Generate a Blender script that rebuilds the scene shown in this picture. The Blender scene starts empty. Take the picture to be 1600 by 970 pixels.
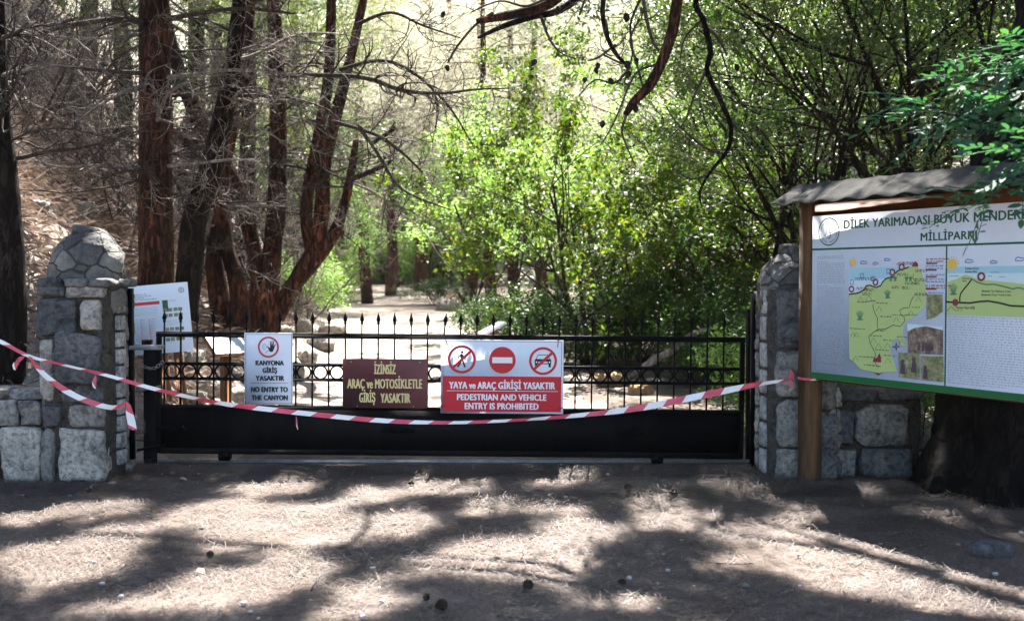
import bpy, math, random
import numpy as np
from mathutils import Vector, Euler, Matrix, noise as mnoise

R = math.radians
SC = bpy.context.scene
COL = SC.collection

# ------------------------------------------------------------------ camera, sky, sun, exposure
EYE, FPX, HOR = 1.6, 1650.0, 435.0                 # eye height, focal length in photo pixels, horizon row of the photo
PITCH = math.atan((485 - HOR) / FPX)
cam_data = bpy.data.cameras.new('camera')
cam_data.sensor_width = 36.0
cam_data.lens = 36.0 * FPX / 1600.0
cam_data.clip_end = 1000
cam_data.dof.use_dof = True
cam_data.dof.focus_distance = 8.6
cam_data.dof.aperture_fstop = 2.1
cam = bpy.data.objects.new('camera', cam_data)
COL.objects.link(cam)
cam.location = (0, 0, EYE)
cam.rotation_euler = (math.pi / 2 - PITCH, 0, 0)
SC.camera = cam

SUN_AZ, SUN_EL = R(7), R(57)
world = bpy.data.worlds.new('World')
SC.world = world
world.use_nodes = True
wn = world.node_tree
wn.nodes.clear()
sky = wn.nodes.new('ShaderNodeTexSky')
sky.sky_type = 'NISHITA'
sky.sun_disc = False
sky.sun_elevation = SUN_EL
sky.sun_rotation = SUN_AZ
bgn = wn.nodes.new('ShaderNodeBackground')
bgn.inputs['Strength'].default_value = 0.055
won = wn.nodes.new('ShaderNodeOutputWorld')
wn.links.new(sky.outputs[0], bgn.inputs[0])
wn.links.new(bgn.outputs[0], won.inputs[0])

SUNV = Vector((math.sin(SUN_AZ) * math.cos(SUN_EL), math.cos(SUN_AZ) * math.cos(SUN_EL), math.sin(SUN_EL)))
sun_data = bpy.data.lights.new('sun', 'SUN')
sun_data.energy = 5.0
sun_data.angle = R(0.53)
sun_data.color = (1.0, 0.95, 0.90)
sun = bpy.data.objects.new('sun', sun_data)
COL.objects.link(sun)
sun.rotation_euler = (-SUNV).to_track_quat('-Z', 'Y').to_euler()

SC.view_settings.view_transform = 'Standard'
SC.view_settings.look = 'None'
SC.view_settings.gamma = 1.0
SC.view_settings.use_curve_mapping = False
SC.view_settings.exposure = 2.88
SC.cycles.max_bounces = 6
SC.cycles.diffuse_bounces = 3
SC.cycles.transmission_bounces = 4
SC.cycles.glossy_bounces = 2

# ------------------------------------------------------------------ measuring the place from the photograph
_cp, _sp = math.cos(PITCH), math.sin(PITCH)

def ray(px, py):
    x = (px - 800) / FPX
    v = (485 - py) / FPX
    return Vector((x, _cp + v * _sp, -_sp + v * _cp))

def P(px, py, Y):
    d = ray(px, py)
    return Vector((0, 0, EYE)) + d * (Y / d.y)

def G(px, py, z=0.0):
    d = ray(px, py)
    return Vector((0, 0, EYE)) + d * ((z - EYE) / d.z)

def sstep(a, b, x):
    t = min(1.0, max(0.0, (x - a) / (b - a)))
    return t * t * (3 - 2 * t)

def foot(y):
    return -2.55 - 0.075 * max(0.0, min(y, 18) - 9) - 0.17 * max(0.0, y - 18)

def H(x, y):
    """height of the terrain"""
    z = 0.0
    if y > 10:
        z += 0.024 * (y - 10)
    if y > 60:
        z += 0.30 * (y - 60) * sstep(60, 75, y)
    t = foot(y) - x
    if t > 0 and y > 9.0:
        z += min(0.42 * t + 0.17 * t ** 1.7, 7 + 0.3 * t) * sstep(9.2, 11.5, y)
    t = x - (2.6 + 0.02 * max(0, y - 9))
    if t > 0 and y > 9.2:
        z += (0.10 * t + 0.012 * t * t) * sstep(9.2, 14, y)
    n = mnoise.noise(Vector((x * 0.35, y * 0.35, 0))) * 0.05
    n += mnoise.noise(Vector((x * 1.7, y * 1.7, 3))) * (0.020 if y < 9.6 else 0.03)
    return z + n

# ------------------------------------------------------------------ mesh and object helpers
class MB:
    """collects pieces of one mesh"""
    def __init__(self):
        self.v = []
        self.f = []
        self.m = []
        self.n = 0

    def add(self, vs, fs, mi=0, M=None):
        vs = np.asarray(vs, dtype=np.float64).reshape(-1, 3)
        if M is not None:
            A = np.array(M)
            vs = vs @ A[:3, :3].T + A[:3, 3]
        self.v.append(vs)
        b = self.n
        for f in fs:
            self.f.append(tuple(i + b for i in f))
        if isinstance(mi, int):
            self.m.extend([mi] * len(fs))
        else:
            self.m.extend(mi)
        self.n += len(vs)
        return self

    def box(self, c, s, mi=0, M=None, bev=0.0):
        x, y, z = c
        a, b, d = s[0] / 2, s[1] / 2, s[2] / 2
        if bev <= 0:
            vs = [(x + i * a, y + j * b, z + k * d) for i in (-1, 1) for j in (-1, 1) for k in (-1, 1)]
            fs = [(0, 1, 3, 2), (4, 6, 7, 5), (0, 4, 5, 1), (2, 3, 7, 6), (0, 2, 6, 4), (1, 5, 7, 3)]
            return self.add(vs, fs, mi, M)
        vs = []
        idx = {}
        for i in (-1, 1):
            for j in (-1, 1):
                for k in (-1, 1):
                    for ax in range(3):
                        p = [i * a, j * b, k * d]
                        h = (a, b, d)
                        sg = (i, j, k)
                        for q in range(3):
                            if q != ax:
                                p[q] = sg[q] * (h[q] - bev)
                        idx[(i, j, k, ax)] = len(vs)
                        vs.append((x + p[0], y + p[1], z + p[2]))
        fs = []
        for ax in range(3):
            o = [q for q in range(3) if q != ax]
            for s_ in (-1, 1):
                q4 = []
                for (u, w) in ((-1, -1), (1, -1), (1, 1), (-1, 1)):
                    t = [0, 0, 0]
                    t[ax] = s_
                    t[o[0]] = u
                    t[o[1]] = w
                    q4.append(idx[(t[0], t[1], t[2], ax)])
                fs.append(tuple(q4))
            for u in (-1, 1):
                for w in (-1, 1):
                    a1 = [0, 0, 0]
                    a1[o[0]] = u
                    a1[o[1]] = w
                    lo = list(a1)
                    hi = list(a1)
                    lo[ax] = -1
                    hi[ax] = 1
                    fs.append((idx[(*lo, o[0])], idx[(*hi, o[0])], idx[(*hi, o[1])], idx[(*lo, o[1])]))
        for i in (-1, 1):
            for j in (-1, 1):
                for k in (-1, 1):
                    fs.append(tuple(idx[(i, j, k, ax)] for ax in range(3)))
        return self.add(vs, fs, mi, M)

    def tube(self, pts, rad, n=6, mi=0, cap=True, squash=None):
        pts = np.array([tuple(p) for p in pts], dtype=np.float64)
        k = len(pts)
        if np.isscalar(rad):
            rad = [rad] * k
        T = np.zeros_like(pts)
        T[1:-1] = pts[2:] - pts[:-2]
        T[0] = pts[1] - pts[0]
        T[-1] = pts[-1] - pts[-2]
        T /= np.linalg.norm(T, axis=1)[:, None] + 1e-12
        ref = np.array([0, 0, 1.0]) if abs(T[0][2]) < 0.9 else np.array([1.0, 0, 0])
        u = np.cross(T[0], ref)
        u /= np.linalg.norm(u)
        vs = []
        ang = np.arange(n) * (2 * math.pi / n)
        for i in range(k):
            u = u - T[i] * np.dot(u, T[i])
            u /= np.linalg.norm(u) + 1e-12
            w = np.cross(T[i], u)
            for a in ang:
                vs.append(pts[i] + rad[i] * (math.cos(a) * u + math.sin(a) * w))
        fs = []
        for i in range(k - 1):
            for j in range(n):
                j2 = (j + 1) % n
                fs.append((i * n + j, i * n + j2, (i + 1) * n + j2, (i + 1) * n + j))
        if cap:
            fs.append(tuple(reversed(range(n))))
            fs.append(tuple((k - 1) * n + j for j in range(n)))
        return self.add(vs, fs, mi)

    def torus(self, c, R_, r, n=28, k=6, mi=0, M=None):
        vs, fs = [], []
        for i in range(n):
            a = 2 * math.pi * i / n
            for j in range(k):
                b = 2 * math.pi * j / k
                q = R_ + r * math.cos(b)
                vs.append((c[0] + q * math.cos(a), c[1] + r * math.sin(b), c[2] + q * math.sin(a)))
        for i in range(n):
            for j in range(k):
                i2, j2 = (i + 1) % n, (j + 1) % k
                fs.append((i * k + j, i * k + j2, i2 * k + j2, i2 * k + j))
        return self.add(vs, fs, mi, M)

    def lathe(self, prof, c=(0, 0, 0), n=16, mi=0, M=None):
        vs, fs = [], []
        for (r, z) in prof:
            for j in range(n):
                a = 2 * math.pi * j / n
                vs.append((c[0] + r * math.cos(a), c[1] + r * math.sin(a), c[2] + z))
        for i in range(len(prof) - 1):
            for j in range(n):
                j2 = (j + 1) % n
                fs.append((i * n + j, i * n + j2, (i + 1) * n + j2, (i + 1) * n + j))
        fs.append(tuple(reversed(range(n))))
        fs.append(tuple((len(prof) - 1) * n + j for j in range(n)))
        return self.add(vs, fs, mi, M)

    # flat printing on a sign: (u, v) on the plane, w = how far proud of it
    def flat(self, pts, w, mi=0):
        return self.add([(p[0], -w, p[1]) for p in pts], [tuple(range(len(pts)))], mi)

    def rect(self, u0, v0, u1, v1, w, mi=0):
        return self.flat([(u0, v0), (u1, v0), (u1, v1), (u0, v1)], w, mi)

    def disc(self, cu, cv, r, w, mi=0, n=48):
        return self.flat([(cu + r * math.cos(2 * math.pi * i / n), cv + r * math.sin(2 * math.pi * i / n)) for i in range(n)], w, mi)

    def annulus(self, cu, cv, r0, r1, w, mi=0, n=56):
        vs = []
        for i in range(n):
            a = 2 * math.pi * i / n
            for r in (r0, r1):
                vs.append((cu + r * math.cos(a), -w, cv + r * math.sin(a)))
        fs = [(2 * i, 2 * i + 1, 2 * ((i + 1) % n) + 1, 2 * ((i + 1) % n)) for i in range(n)]
        return self.add(vs, fs, mi)

    def line(self, pts, wd, w, mi=0):
        pts = [Vector((p[0], p[1])) for p in pts]
        L = []
        for i, p in enumerate(pts):
            a = pts[max(0, i - 1)]
            b = pts[min(len(pts) - 1, i + 1)]
            d = (b - a)
            d = d / (d.length + 1e-9)
            nn = Vector((-d.y, d.x)) * wd / 2
            L.append((p + nn, p - nn))
        vs = []
        for a, b in L:
            vs += [(a.x, -w, a.y), (b.x, -w, b.y)]
        return self.add(vs, [(2 * i, 2 * i + 1, 2 * i + 3, 2 * i + 2) for i in range(len(pts) - 1)], mi)

    def frame(self, u0, v0, u1, v1, t, w, mi=0):
        self.rect(u0, v0, u1, v0 + t, w, mi)
        self.rect(u0, v1 - t, u1, v1, w, mi)
        self.rect(u0, v0 + t, u0 + t, v1 - t, w, mi)
        self.rect(u1 - t, v0 + t, u1, v1 - t, w, mi)

    def mesh(self, name, mats, smooth=False):
        me = bpy.data.meshes.new(name)
        V = np.concatenate(self.v) if self.v else np.zeros((0, 3))
        me.vertices.add(len(V))
        me.vertices.foreach_set('co', V.astype(np.float32).ravel())
        lens = np.fromiter((len(f) for f in self.f), dtype=np.int32, count=len(self.f))
        flatv = np.fromiter((i for f in self.f for i in f), dtype=np.int32, count=int(lens.sum()))
        starts = np.zeros(len(lens), dtype=np.int32)
        starts[1:] = np.cumsum(lens)[:-1]
        me.loops.add(len(flatv))
        me.loops.foreach_set('vertex_index', flatv)
        me.polygons.add(len(lens))
        me.polygons.foreach_set('loop_start', starts)
        for m in (mats if isinstance(mats, (list, tuple)) else [mats]):
            me.materials.append(m)
        me.polygons.foreach_set('material_index', np.array(self.m, dtype=np.int32))
        if smooth:
            me.polygons.foreach_set('use_smooth', np.ones(len(lens), dtype=bool))
        me.update(calc_edges=True)
        return me

    def build(self, name, mats, parent=None, smooth=False):
        o = bpy.data.objects.new(name, self.mesh(name, mats, smooth))
        COL.objects.link(o)
        if parent is not None:
            o.parent = parent
        return o

def quadmesh(name, V, mats, parent=None, nv=4):
    """many separate faces with nv corners each, V: (count, nv, 3)"""
    n = len(V)
    me = bpy.data.meshes.new(name)
    me.vertices.add(n * nv)
    me.vertices.foreach_set('co', V.astype(np.float32).ravel())
    me.loops.add(n * nv)
    me.loops.foreach_set('vertex_index', np.arange(n * nv, dtype=np.int32))
    me.polygons.add(n)
    me.polygons.foreach_set('loop_start', np.arange(0, n * nv, nv, dtype=np.int32))
    me.materials.append(mats)
    me.update(calc_edges=True)
    o = bpy.data.objects.new(name, me)
    COL.objects.link(o)
    if parent is not None:
        o.parent = parent
    return o

def tag(o, label=None, cat=None, group=None, kind=None):
    if label: o['label'] = label
    if cat: o['category'] = cat
    if group: o['group'] = group
    if kind: o['kind'] = kind
    return o

def thing(name, label, cat, loc=(0, 0, 0), rz=0.0, group=None, ry=0.0):
    o = bpy.data.objects.new(name, None)
    o.empty_display_size = 0.2
    COL.objects.link(o)
    o.location = loc
    o.rotation_euler = (0, ry, rz)
    return tag(o, label, cat, group)

def copy_tree(o, parent=None):
    c = o.copy()
    COL.objects.link(c)
    if parent is not None:
        c.parent = parent
    for ch in list(KIDS.get(o.name, [])) or list(o.children):
        copy_tree(ch, c)
    return c
KIDS = {}

# ------------------------------------------------------------------ materials
def new_mat(name):
    m = bpy.data.materials.new(name)
    m.use_nodes = True
    nt = m.node_tree
    nt.nodes.clear()
    out = nt.nodes.new('ShaderNodeOutputMaterial')
    return m, nt, out

def ramp(nt, fac, stops):
    r = nt.nodes.new('ShaderNodeValToRGB')
    el = r.color_ramp.elements
    while len(el) < len(stops):
        el.new(0.5)
    for e, (p, c) in zip(el, stops):
        e.position = p
        e.color = (*c, 1)
    nt.links.new(fac, r.inputs[0])
    return r.outputs[0]

def noise_tex(nt, scale, detail=4, rough=0.6, stretch=(1, 1, 1), coord='Object', dist=0.0):
    tc = nt.nodes.new('ShaderNodeTexCoord')
    mp = nt.nodes.new('ShaderNodeMapping')
    mp.inputs['Scale'].default_value = stretch
    nz = nt.nodes.new('ShaderNodeTexNoise')
    nz.inputs['Scale'].default_value = scale
    nz.inputs['Detail'].default_value = detail
    nz.inputs['Roughness'].default_value = rough
    nz.inputs['Distortion'].default_value = dist
    nt.links.new(tc.outputs[coord], mp.inputs[0])
    nt.links.new(mp.outputs[0], nz.inputs[0])
    return nz.outputs[0]

def mixc(nt, fac, a, b, typ='MIX'):
    m = nt.nodes.new('ShaderNodeMix')
    m.data_type = 'RGBA'
    m.blend_type = typ
    for sock, val in ((m.inputs[0], fac), (m.inputs[6], a), (m.inputs[7], b)):
        if hasattr(val, 'links'):
            nt.links.new(val, sock)
        elif isinstance(val, tuple):
            sock.default_value = (*val, 1)
        else:
            sock.default_value = val
    return m.outputs[2]

def bump(nt, h, strength, dist=0.02):
    b = nt.nodes.new('ShaderNodeBump')
    b.inputs['Strength'].default_value = strength
    b.inputs['Distance'].default_value = dist
    nt.links.new(h, b.inputs['Height'])
    return b.outputs[0]

def pbsdf(nt, col, rough=0.7, spec=0.3, metal=0.0, normal=None):
    p = nt.nodes.new('ShaderNodeBsdfPrincipled')
    if isinstance(col, tuple):
        p.inputs['Base Color'].default_value = (*col, 1)
    else:
        nt.links.new(col, p.inputs['Base Color'])
    if hasattr(rough, 'links'):
        nt.links.new(rough, p.inputs['Roughness'])
    else:
        p.inputs['Roughness'].default_value = rough
    p.inputs['Specular IOR Level'].default_value = spec
    p.inputs['Metallic'].default_value = metal
    if normal is not None:
        nt.links.new(normal, p.inputs['Normal'])
    return p.outputs[0]

def simple(name, col, rough=0.6, spec=0.3, metal=0.0, var=0.15, scale=6.0, bmp=0.0, stretch=(1, 1, 1)):
    m, nt, out = new_mat(name)
    n = noise_tex(nt, scale, 5, 0.65, stretch)
    lo = tuple(c * (1 - var) for c in col)
    hi = tuple(min(1, c * (1 + var)) for c in col)
    c = ramp(nt, n, [(0.3, lo), (0.7, hi)])
    nm = bump(nt, n, bmp, 0.02) if bmp else None
    nt.links.new(pbsdf(nt, c, rough, spec, metal, nm), out.inputs[0])
    return m

def leaf_mat(name, cols, transl=0.45, rough=0.4, spec=0.5, tcol=None):
    m, nt, out = new_mat(name)
    g = nt.nodes.new('ShaderNodeNewGeometry')
    rnd = g.outputs['Random Per Island']
    st = [(i / max(1, len(cols) - 1), c) for i, c in enumerate(cols)]
    c = ramp(nt, rnd, st)
    a = pbsdf(nt, c, rough, spec)
    t = nt.nodes.new('ShaderNodeBsdfTranslucent')
    tc = mixc(nt, 1.0, c, tcol or (1.6, 1.75, 0.55), 'MULTIPLY')
    nt.links.new(tc, t.inputs[0])
    ms = nt.nodes.new('ShaderNodeMixShader')
    ms.inputs[0].default_value = transl
    nt.links.new(a, ms.inputs[1])
    nt.links.new(t.outputs[0], ms.inputs[2])
    nt.links.new(ms.outputs[0], out.inputs[0])
    return m

def bark_mat(name, dark, mid, light, scale=13.0, bstr=1.0):
    m, nt, out = new_mat(name)
    n1 = noise_tex(nt, scale, 8, 0.72, (1, 1, 0.20), dist=0.9)
    n2 = noise_tex(nt, 1.6, 4, 0.6, (1, 1, 0.6))
    tc = nt.nodes.new('ShaderNodeTexCoord')
    mp = nt.nodes.new('ShaderNodeMapping')
    mp.inputs['Scale'].default_value = (1, 1, 0.30)
    vo = nt.nodes.new('ShaderNodeTexVoronoi')
    vo.feature = 'DISTANCE_TO_EDGE'
    vo.inputs['Scale'].default_value = scale * 0.9
    nt.links.new(tc.outputs['Object'], mp.inputs[0])
    wob = nt.nodes.new('ShaderNodeVectorMath')
    wob.operation = 'ADD'
    nt.links.new(mp.outputs[0], wob.inputs[0])
    sc2 = nt.nodes.new('ShaderNodeVectorMath')
    sc2.operation = 'SCALE'
    sc2.inputs['Scale'].default_value = 0.28
    nt.links.new(n1.node.outputs['Color'], sc2.inputs[0])
    nt.links.new(sc2.outputs[0], wob.inputs[1])
    nt.links.new(wob.outputs[0], vo.inputs['Vector'])
    crack = ramp(nt, vo.outputs['Distance'], [(0.0, (0.28, 0.26, 0.25)), (0.15, (1, 1, 1))])
    c1 = ramp(nt, n1, [(0.34, dark), (0.5, mid), (0.68, light)])
    c1 = mixc(nt, 1.0, c1, crack, 'MULTIPLY')
    c = mixc(nt, ramp(nt, n2, [(0.40, (0, 0, 0)), (0.62, (0.85, 0.85, 0.85))]), c1, dark)
    ad = nt.nodes.new('ShaderNodeMath')
    ad.operation = 'MULTIPLY_ADD'
    ad.inputs[1].default_value = 0.5
    nt.links.new(n1, ad.inputs[0])
    nt.links.new(crack, ad.inputs[2])
    nt.links.new(pbsdf(nt, c, 0.88, 0.15, 0, bump(nt, ad.outputs[0], bstr, 0.04)), out.inputs[0])
    return m

def stone_mat(name, cols, scale=5.0, bstr=0.7):
    m, nt, out = new_mat(name)
    g = nt.nodes.new('ShaderNodeNewGeometry')
    n1 = noise_tex(nt, scale, 8, 0.7, dist=0.8)
    n2 = noise_tex(nt, scale * 6, 4, 0.7)
    base = ramp(nt, g.outputs['Random Per Island'], [(i / (len(cols) - 1), c) for i, c in enumerate(cols)])
    sh = ramp(nt, n1, [(0.34, (0.30, 0.30, 0.31)), (0.48, (0.85, 0.85, 0.84)), (0.62, (1.15, 1.13, 1.08)), (0.74, (1.7, 1.66, 1.6))])
    c = mixc(nt, 1.0, base, sh, 'MULTIPLY')
    sp = ramp(nt, n2, [(0.38, (0.4, 0.4, 0.4)), (0.5, (1, 1, 1)), (0.66, (1.35, 1.33, 1.3))])
    c = mixc(nt, 0.75, c, sp, 'MULTIPLY')
    ad = nt.nodes.new('ShaderNodeMath')
    ad.operation = 'ADD'
    nt.links.new(n1, ad.inputs[0])
    nt.links.new(n2, ad.inputs[1])
    nt.links.new(pbsdf(nt, c, 0.85, 0.25, 0, bump(nt, ad.outputs[0], bstr, 0.05)), out.inputs[0])
    return m

def slate_cap_mat(name):
    m, nt, out = new_mat(name)
    n1 = noise_tex(nt, 5, 8, 0.72, dist=0.6)
    n2 = noise_tex(nt, 26, 4, 0.7)
    tc = nt.nodes.new('ShaderNodeTexCoord')
    mp = nt.nodes.new('ShaderNodeMapping')
    mp.inputs['Scale'].default_value = (1, 1, 1.25)
    wob = nt.nodes.new('ShaderNodeVectorMath')
    wob.operation = 'ADD'
    sc2 = nt.nodes.new('ShaderNodeVectorMath')
    sc2.operation = 'SCALE'
    sc2.inputs['Scale'].default_value = 0.05
    nt.links.new(tc.outputs['Object'], mp.inputs[0])
    nt.links.new(mp.outputs[0], wob.inputs[0])
    nt.links.new(n1.node.outputs['Color'], sc2.inputs[0])
    nt.links.new(sc2.outputs[0], wob.inputs[1])
    vs_ = []
    for feat in ('DISTANCE_TO_EDGE', 'F1'):
        vo = nt.nodes.new('ShaderNodeTexVoronoi')
        vo.feature = feat
        vo.inputs['Scale'].default_value = 4.6
        nt.links.new(wob.outputs[0], vo.inputs['Vector'])
        vs_.append(vo)
    joint = ramp(nt, vs_[0].outputs['Distance'], [(0.008, (0, 0, 0)), (0.04, (1, 1, 1))])
    c = ramp(nt, vs_[1].outputs['Color'], [(0.2, (0.06, 0.06, 0.062)), (0.5, (0.105, 0.104, 0.100)), (0.8, (0.17, 0.165, 0.15))])
    sh = ramp(nt, n1, [(0.34, (0.45, 0.45, 0.46)), (0.5, (0.95, 0.95, 0.95)), (0.7, (1.6, 1.58, 1.5))])
    c = mixc(nt, 1.0, c, sh, 'MULTIPLY')
    c = mixc(nt, joint, (0.06, 0.056, 0.05), c)
    ad = nt.nodes.new('ShaderNodeMath')
    ad.operation = 'ADD'
    nt.links.new(joint, ad.inputs[0])
    nt.links.new(n2, ad.inputs[1])
    nt.links.new(pbsdf(nt, c, 0.8, 0.3, 0, bump(nt, ad.outputs[0], 0.9, 0.03)), out.inputs[0])
    return m

def print_mat(name, col, rough=0.45, spec=0.4, var=0.05):
    return simple(name, col, rough, spec, 0, var, 3.0)

M = {}
M['black_metal'] = simple('black painted iron', (0.0022, 0.0024, 0.003), 0.6, 0.10, 0, 0.6, 9, 0.25)
M['grey_metal'] = simple('grey weathered steel', (0.20, 0.20, 0.20), 0.5, 0.5, 0.5, 0.3, 9, 0.1)
M['white'] = print_mat('white sign face', (0.82, 0.83, 0.87), 0.4)
M['board_white'] = print_mat('board printed white', (0.68, 0.70, 0.76), 0.4)
M['red'] = print_mat('red print', (0.56, 0.010, 0.026), 0.4)
M['black'] = print_mat('black print', (0.012, 0.012, 0.014), 0.5)
M['brown'] = simple('brown enamel', (0.15, 0.040, 0.034), 0.42, 0.4, 0, 0.18, 4)
M['gold'] = print_mat('yellow lettering', (0.68, 0.56, 0.25), 0.5)
M['green_print'] = print_mat('dark green print', (0.006, 0.085, 0.035), 0.45)
M['green_band'] = print_mat('green band', (0.004, 0.12, 0.03), 0.35)
M['map_green'] = print_mat('map green', (0.42, 0.54, 0.21), 0.45)
M['sea'] = print_mat('map sea', (0.34, 0.58, 0.68), 0.45)
M['pale_sea'] = print_mat('map pale sea', (0.55, 0.70, 0.76), 0.45)
M['grey_print'] = print_mat('grey small print', (0.40, 0.42, 0.46), 0.5)
M['plant_print'] = print_mat('plant drawing', (0.10, 0.22, 0.12), 0.5)
M['sun_print'] = print_mat('sun drawing', (0.75, 0.50, 0.06), 0.5)
M['maroon'] = print_mat('maroon print', (0.22, 0.03, 0.04), 0.5)
M['figure'] = print_mat('printed walkers', (0.07, 0.045, 0.07), 0.5)
M['blue_print'] = print_mat('blue print', (0.10, 0.22, 0.42), 0.5)
M['yellow'] = print_mat('yellow print', (0.75, 0.55, 0.02), 0.5)
M['tape_red'] = simple('red tape film', (0.60, 0.07, 0.115), 0.3, 0.5, 0, 0.15, 10)
M['tape_white'] = simple('white tape film', (0.82, 0.80, 0.80), 0.3, 0.5, 0, 0.08, 10)
M['wood'] = simple('varnished brown timber', (0.092, 0.043, 0.014), 0.6, 0.25, 0, 0.55, 7, 0.35, (4, 4, 0.35))
M['wood_beam'] = simple('varnished brown beam', (0.14, 0.045, 0.012), 0.42, 0.4, 0, 0.45, 5, 0.15, (0.35, 4, 4))
M['wood_old'] = simple('old brown timber', (0.14, 0.065, 0.028), 0.7, 0.2, 0, 0.4, 6, 0.3, (4, 4, 0.4))
M['roof'] = simple('dark bitumen sheet', (0.040, 0.039, 0.037), 0.9, 0.04, 0, 0.35, 7, 0.3)
M['rubber'] = simple('black rubber', (0.02, 0.02, 0.02), 0.7)
M['brass'] = simple('brass padlock', (0.40, 0.28, 0.08), 0.35, 0.5, 0.9)
M['cable_tie'] = simple('black cable tie', (0.02, 0.02, 0.02), 0.4)
M['screw'] = simple('screw head', (0.55, 0.55, 0.52), 0.3, 0.5, 0.9)
M['box_green'] = simple('green painted wood', (0.012, 0.05, 0.008), 0.6, 0.3, 0, 0.4, 8)
M['stone'] = stone_mat('grey limestone', [(0.165, 0.152, 0.135), (0.30, 0.28, 0.25), (0.20, 0.20, 0.20), (0.40, 0.375, 0.335), (0.125, 0.128, 0.138)])
M['stone_pale'] = stone_mat('pale limestone', [(0.40, 0.375, 0.33), (0.52, 0.49, 0.44), (0.34, 0.32, 0.285)])
M['slate'] = stone_mat('dark slate', [(0.07, 0.075, 0.08), (0.13, 0.135, 0.14), (0.10, 0.10, 0.105), (0.18, 0.175, 0.165)], 4)
M['quoin'] = stone_mat('pale quoin blocks', [(0.36, 0.36, 0.36), (0.44, 0.44, 0.43)], 7, 0.4)
M['cap_slate'] = slate_cap_mat('slates set in mortar')
M['mortar'] = stone_mat('rough mortar', [(0.115, 0.105, 0.09), (0.115, 0.105, 0.09)], 12, 0.9)
M['rock'] = stone_mat('bank rock', [(0.30, 0.27, 0.23), (0.42, 0.39, 0.34), (0.22, 0.20, 0.18)], 5)
M['rock_orange'] = stone_mat('ochre rock', [(0.46, 0.27, 0.12), (0.52, 0.36, 0.20)], 4)
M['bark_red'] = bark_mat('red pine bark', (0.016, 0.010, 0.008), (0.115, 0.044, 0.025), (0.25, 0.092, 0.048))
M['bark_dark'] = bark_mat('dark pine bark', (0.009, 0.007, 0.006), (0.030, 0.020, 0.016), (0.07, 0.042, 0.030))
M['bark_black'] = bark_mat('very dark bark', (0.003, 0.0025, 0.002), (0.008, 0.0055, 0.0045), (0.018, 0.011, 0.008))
M['bark_grey'] = bark_mat('grey brown bark', (0.03, 0.025, 0.02), (0.09, 0.07, 0.055), (0.16, 0.13, 0.10))
M['dead_wood'] = bark_mat('dead grey twig', (0.10, 0.085, 0.075), (0.22, 0.19, 0.17), (0.50, 0.46, 0.42), 14, 0.3)
M['dead_dark'] = bark_mat('dark dead twig', (0.03, 0.025, 0.022), (0.075, 0.06, 0.05), (0.13, 0.10, 0.085), 14, 0.3)
M['cone'] = simple('pine cone', (0.016, 0.010, 0.008), 0.8, 0.2, 0, 0.4, 20)
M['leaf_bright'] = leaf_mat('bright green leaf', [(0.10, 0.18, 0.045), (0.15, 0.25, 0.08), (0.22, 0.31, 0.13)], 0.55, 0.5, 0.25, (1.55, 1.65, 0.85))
M['leaf_yellow'] = leaf_mat('yellow green leaf', [(0.035, 0.075, 0.010), (0.06, 0.11, 0.015), (0.10, 0.125, 0.018), (0.05, 0.095, 0.016), (0.06, 0.10, 0.016), (0.13, 0.11, 0.022)], 0.45, 0.5, 0.25)
M['leaf_olive'] = leaf_mat('small olive leaf', [(0.045, 0.08, 0.03), (0.08, 0.12, 0.05), (0.12, 0.15, 0.08)], 0.36, 0.42, 0.4)
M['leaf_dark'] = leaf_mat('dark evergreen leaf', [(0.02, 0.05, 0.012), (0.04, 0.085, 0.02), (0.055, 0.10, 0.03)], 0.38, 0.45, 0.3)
M['leaf_blue'] = leaf_mat('blue green leaf', [(0.025, 0.085, 0.055), (0.035, 0.11, 0.07), (0.06, 0.14, 0.06)], 0.35, 0.6, 0.12, (1.3, 1.5, 0.6))
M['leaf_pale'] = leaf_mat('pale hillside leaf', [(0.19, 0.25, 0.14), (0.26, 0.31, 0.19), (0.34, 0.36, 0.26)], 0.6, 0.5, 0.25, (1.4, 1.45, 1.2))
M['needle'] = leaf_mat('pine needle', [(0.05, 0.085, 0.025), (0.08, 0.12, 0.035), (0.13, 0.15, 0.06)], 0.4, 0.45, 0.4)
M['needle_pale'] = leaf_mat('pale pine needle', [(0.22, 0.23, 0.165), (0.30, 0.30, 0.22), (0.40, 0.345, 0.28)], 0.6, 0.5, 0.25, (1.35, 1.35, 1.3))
M['litter'] = leaf_mat('fallen pine needle', [(0.030, 0.021, 0.016), (0.078, 0.055, 0.042), (0.12, 0.093, 0.077), (0.205, 0.172, 0.148)], 0.05, 0.6, 0.3, (1, 1, 1))
M['dry_leaf'] = leaf_mat('dry leaf', [(0.34, 0.24, 0.14), (0.45, 0.38, 0.28)], 0.2, 0.6, 0.3, (1, 1, 1))

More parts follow.
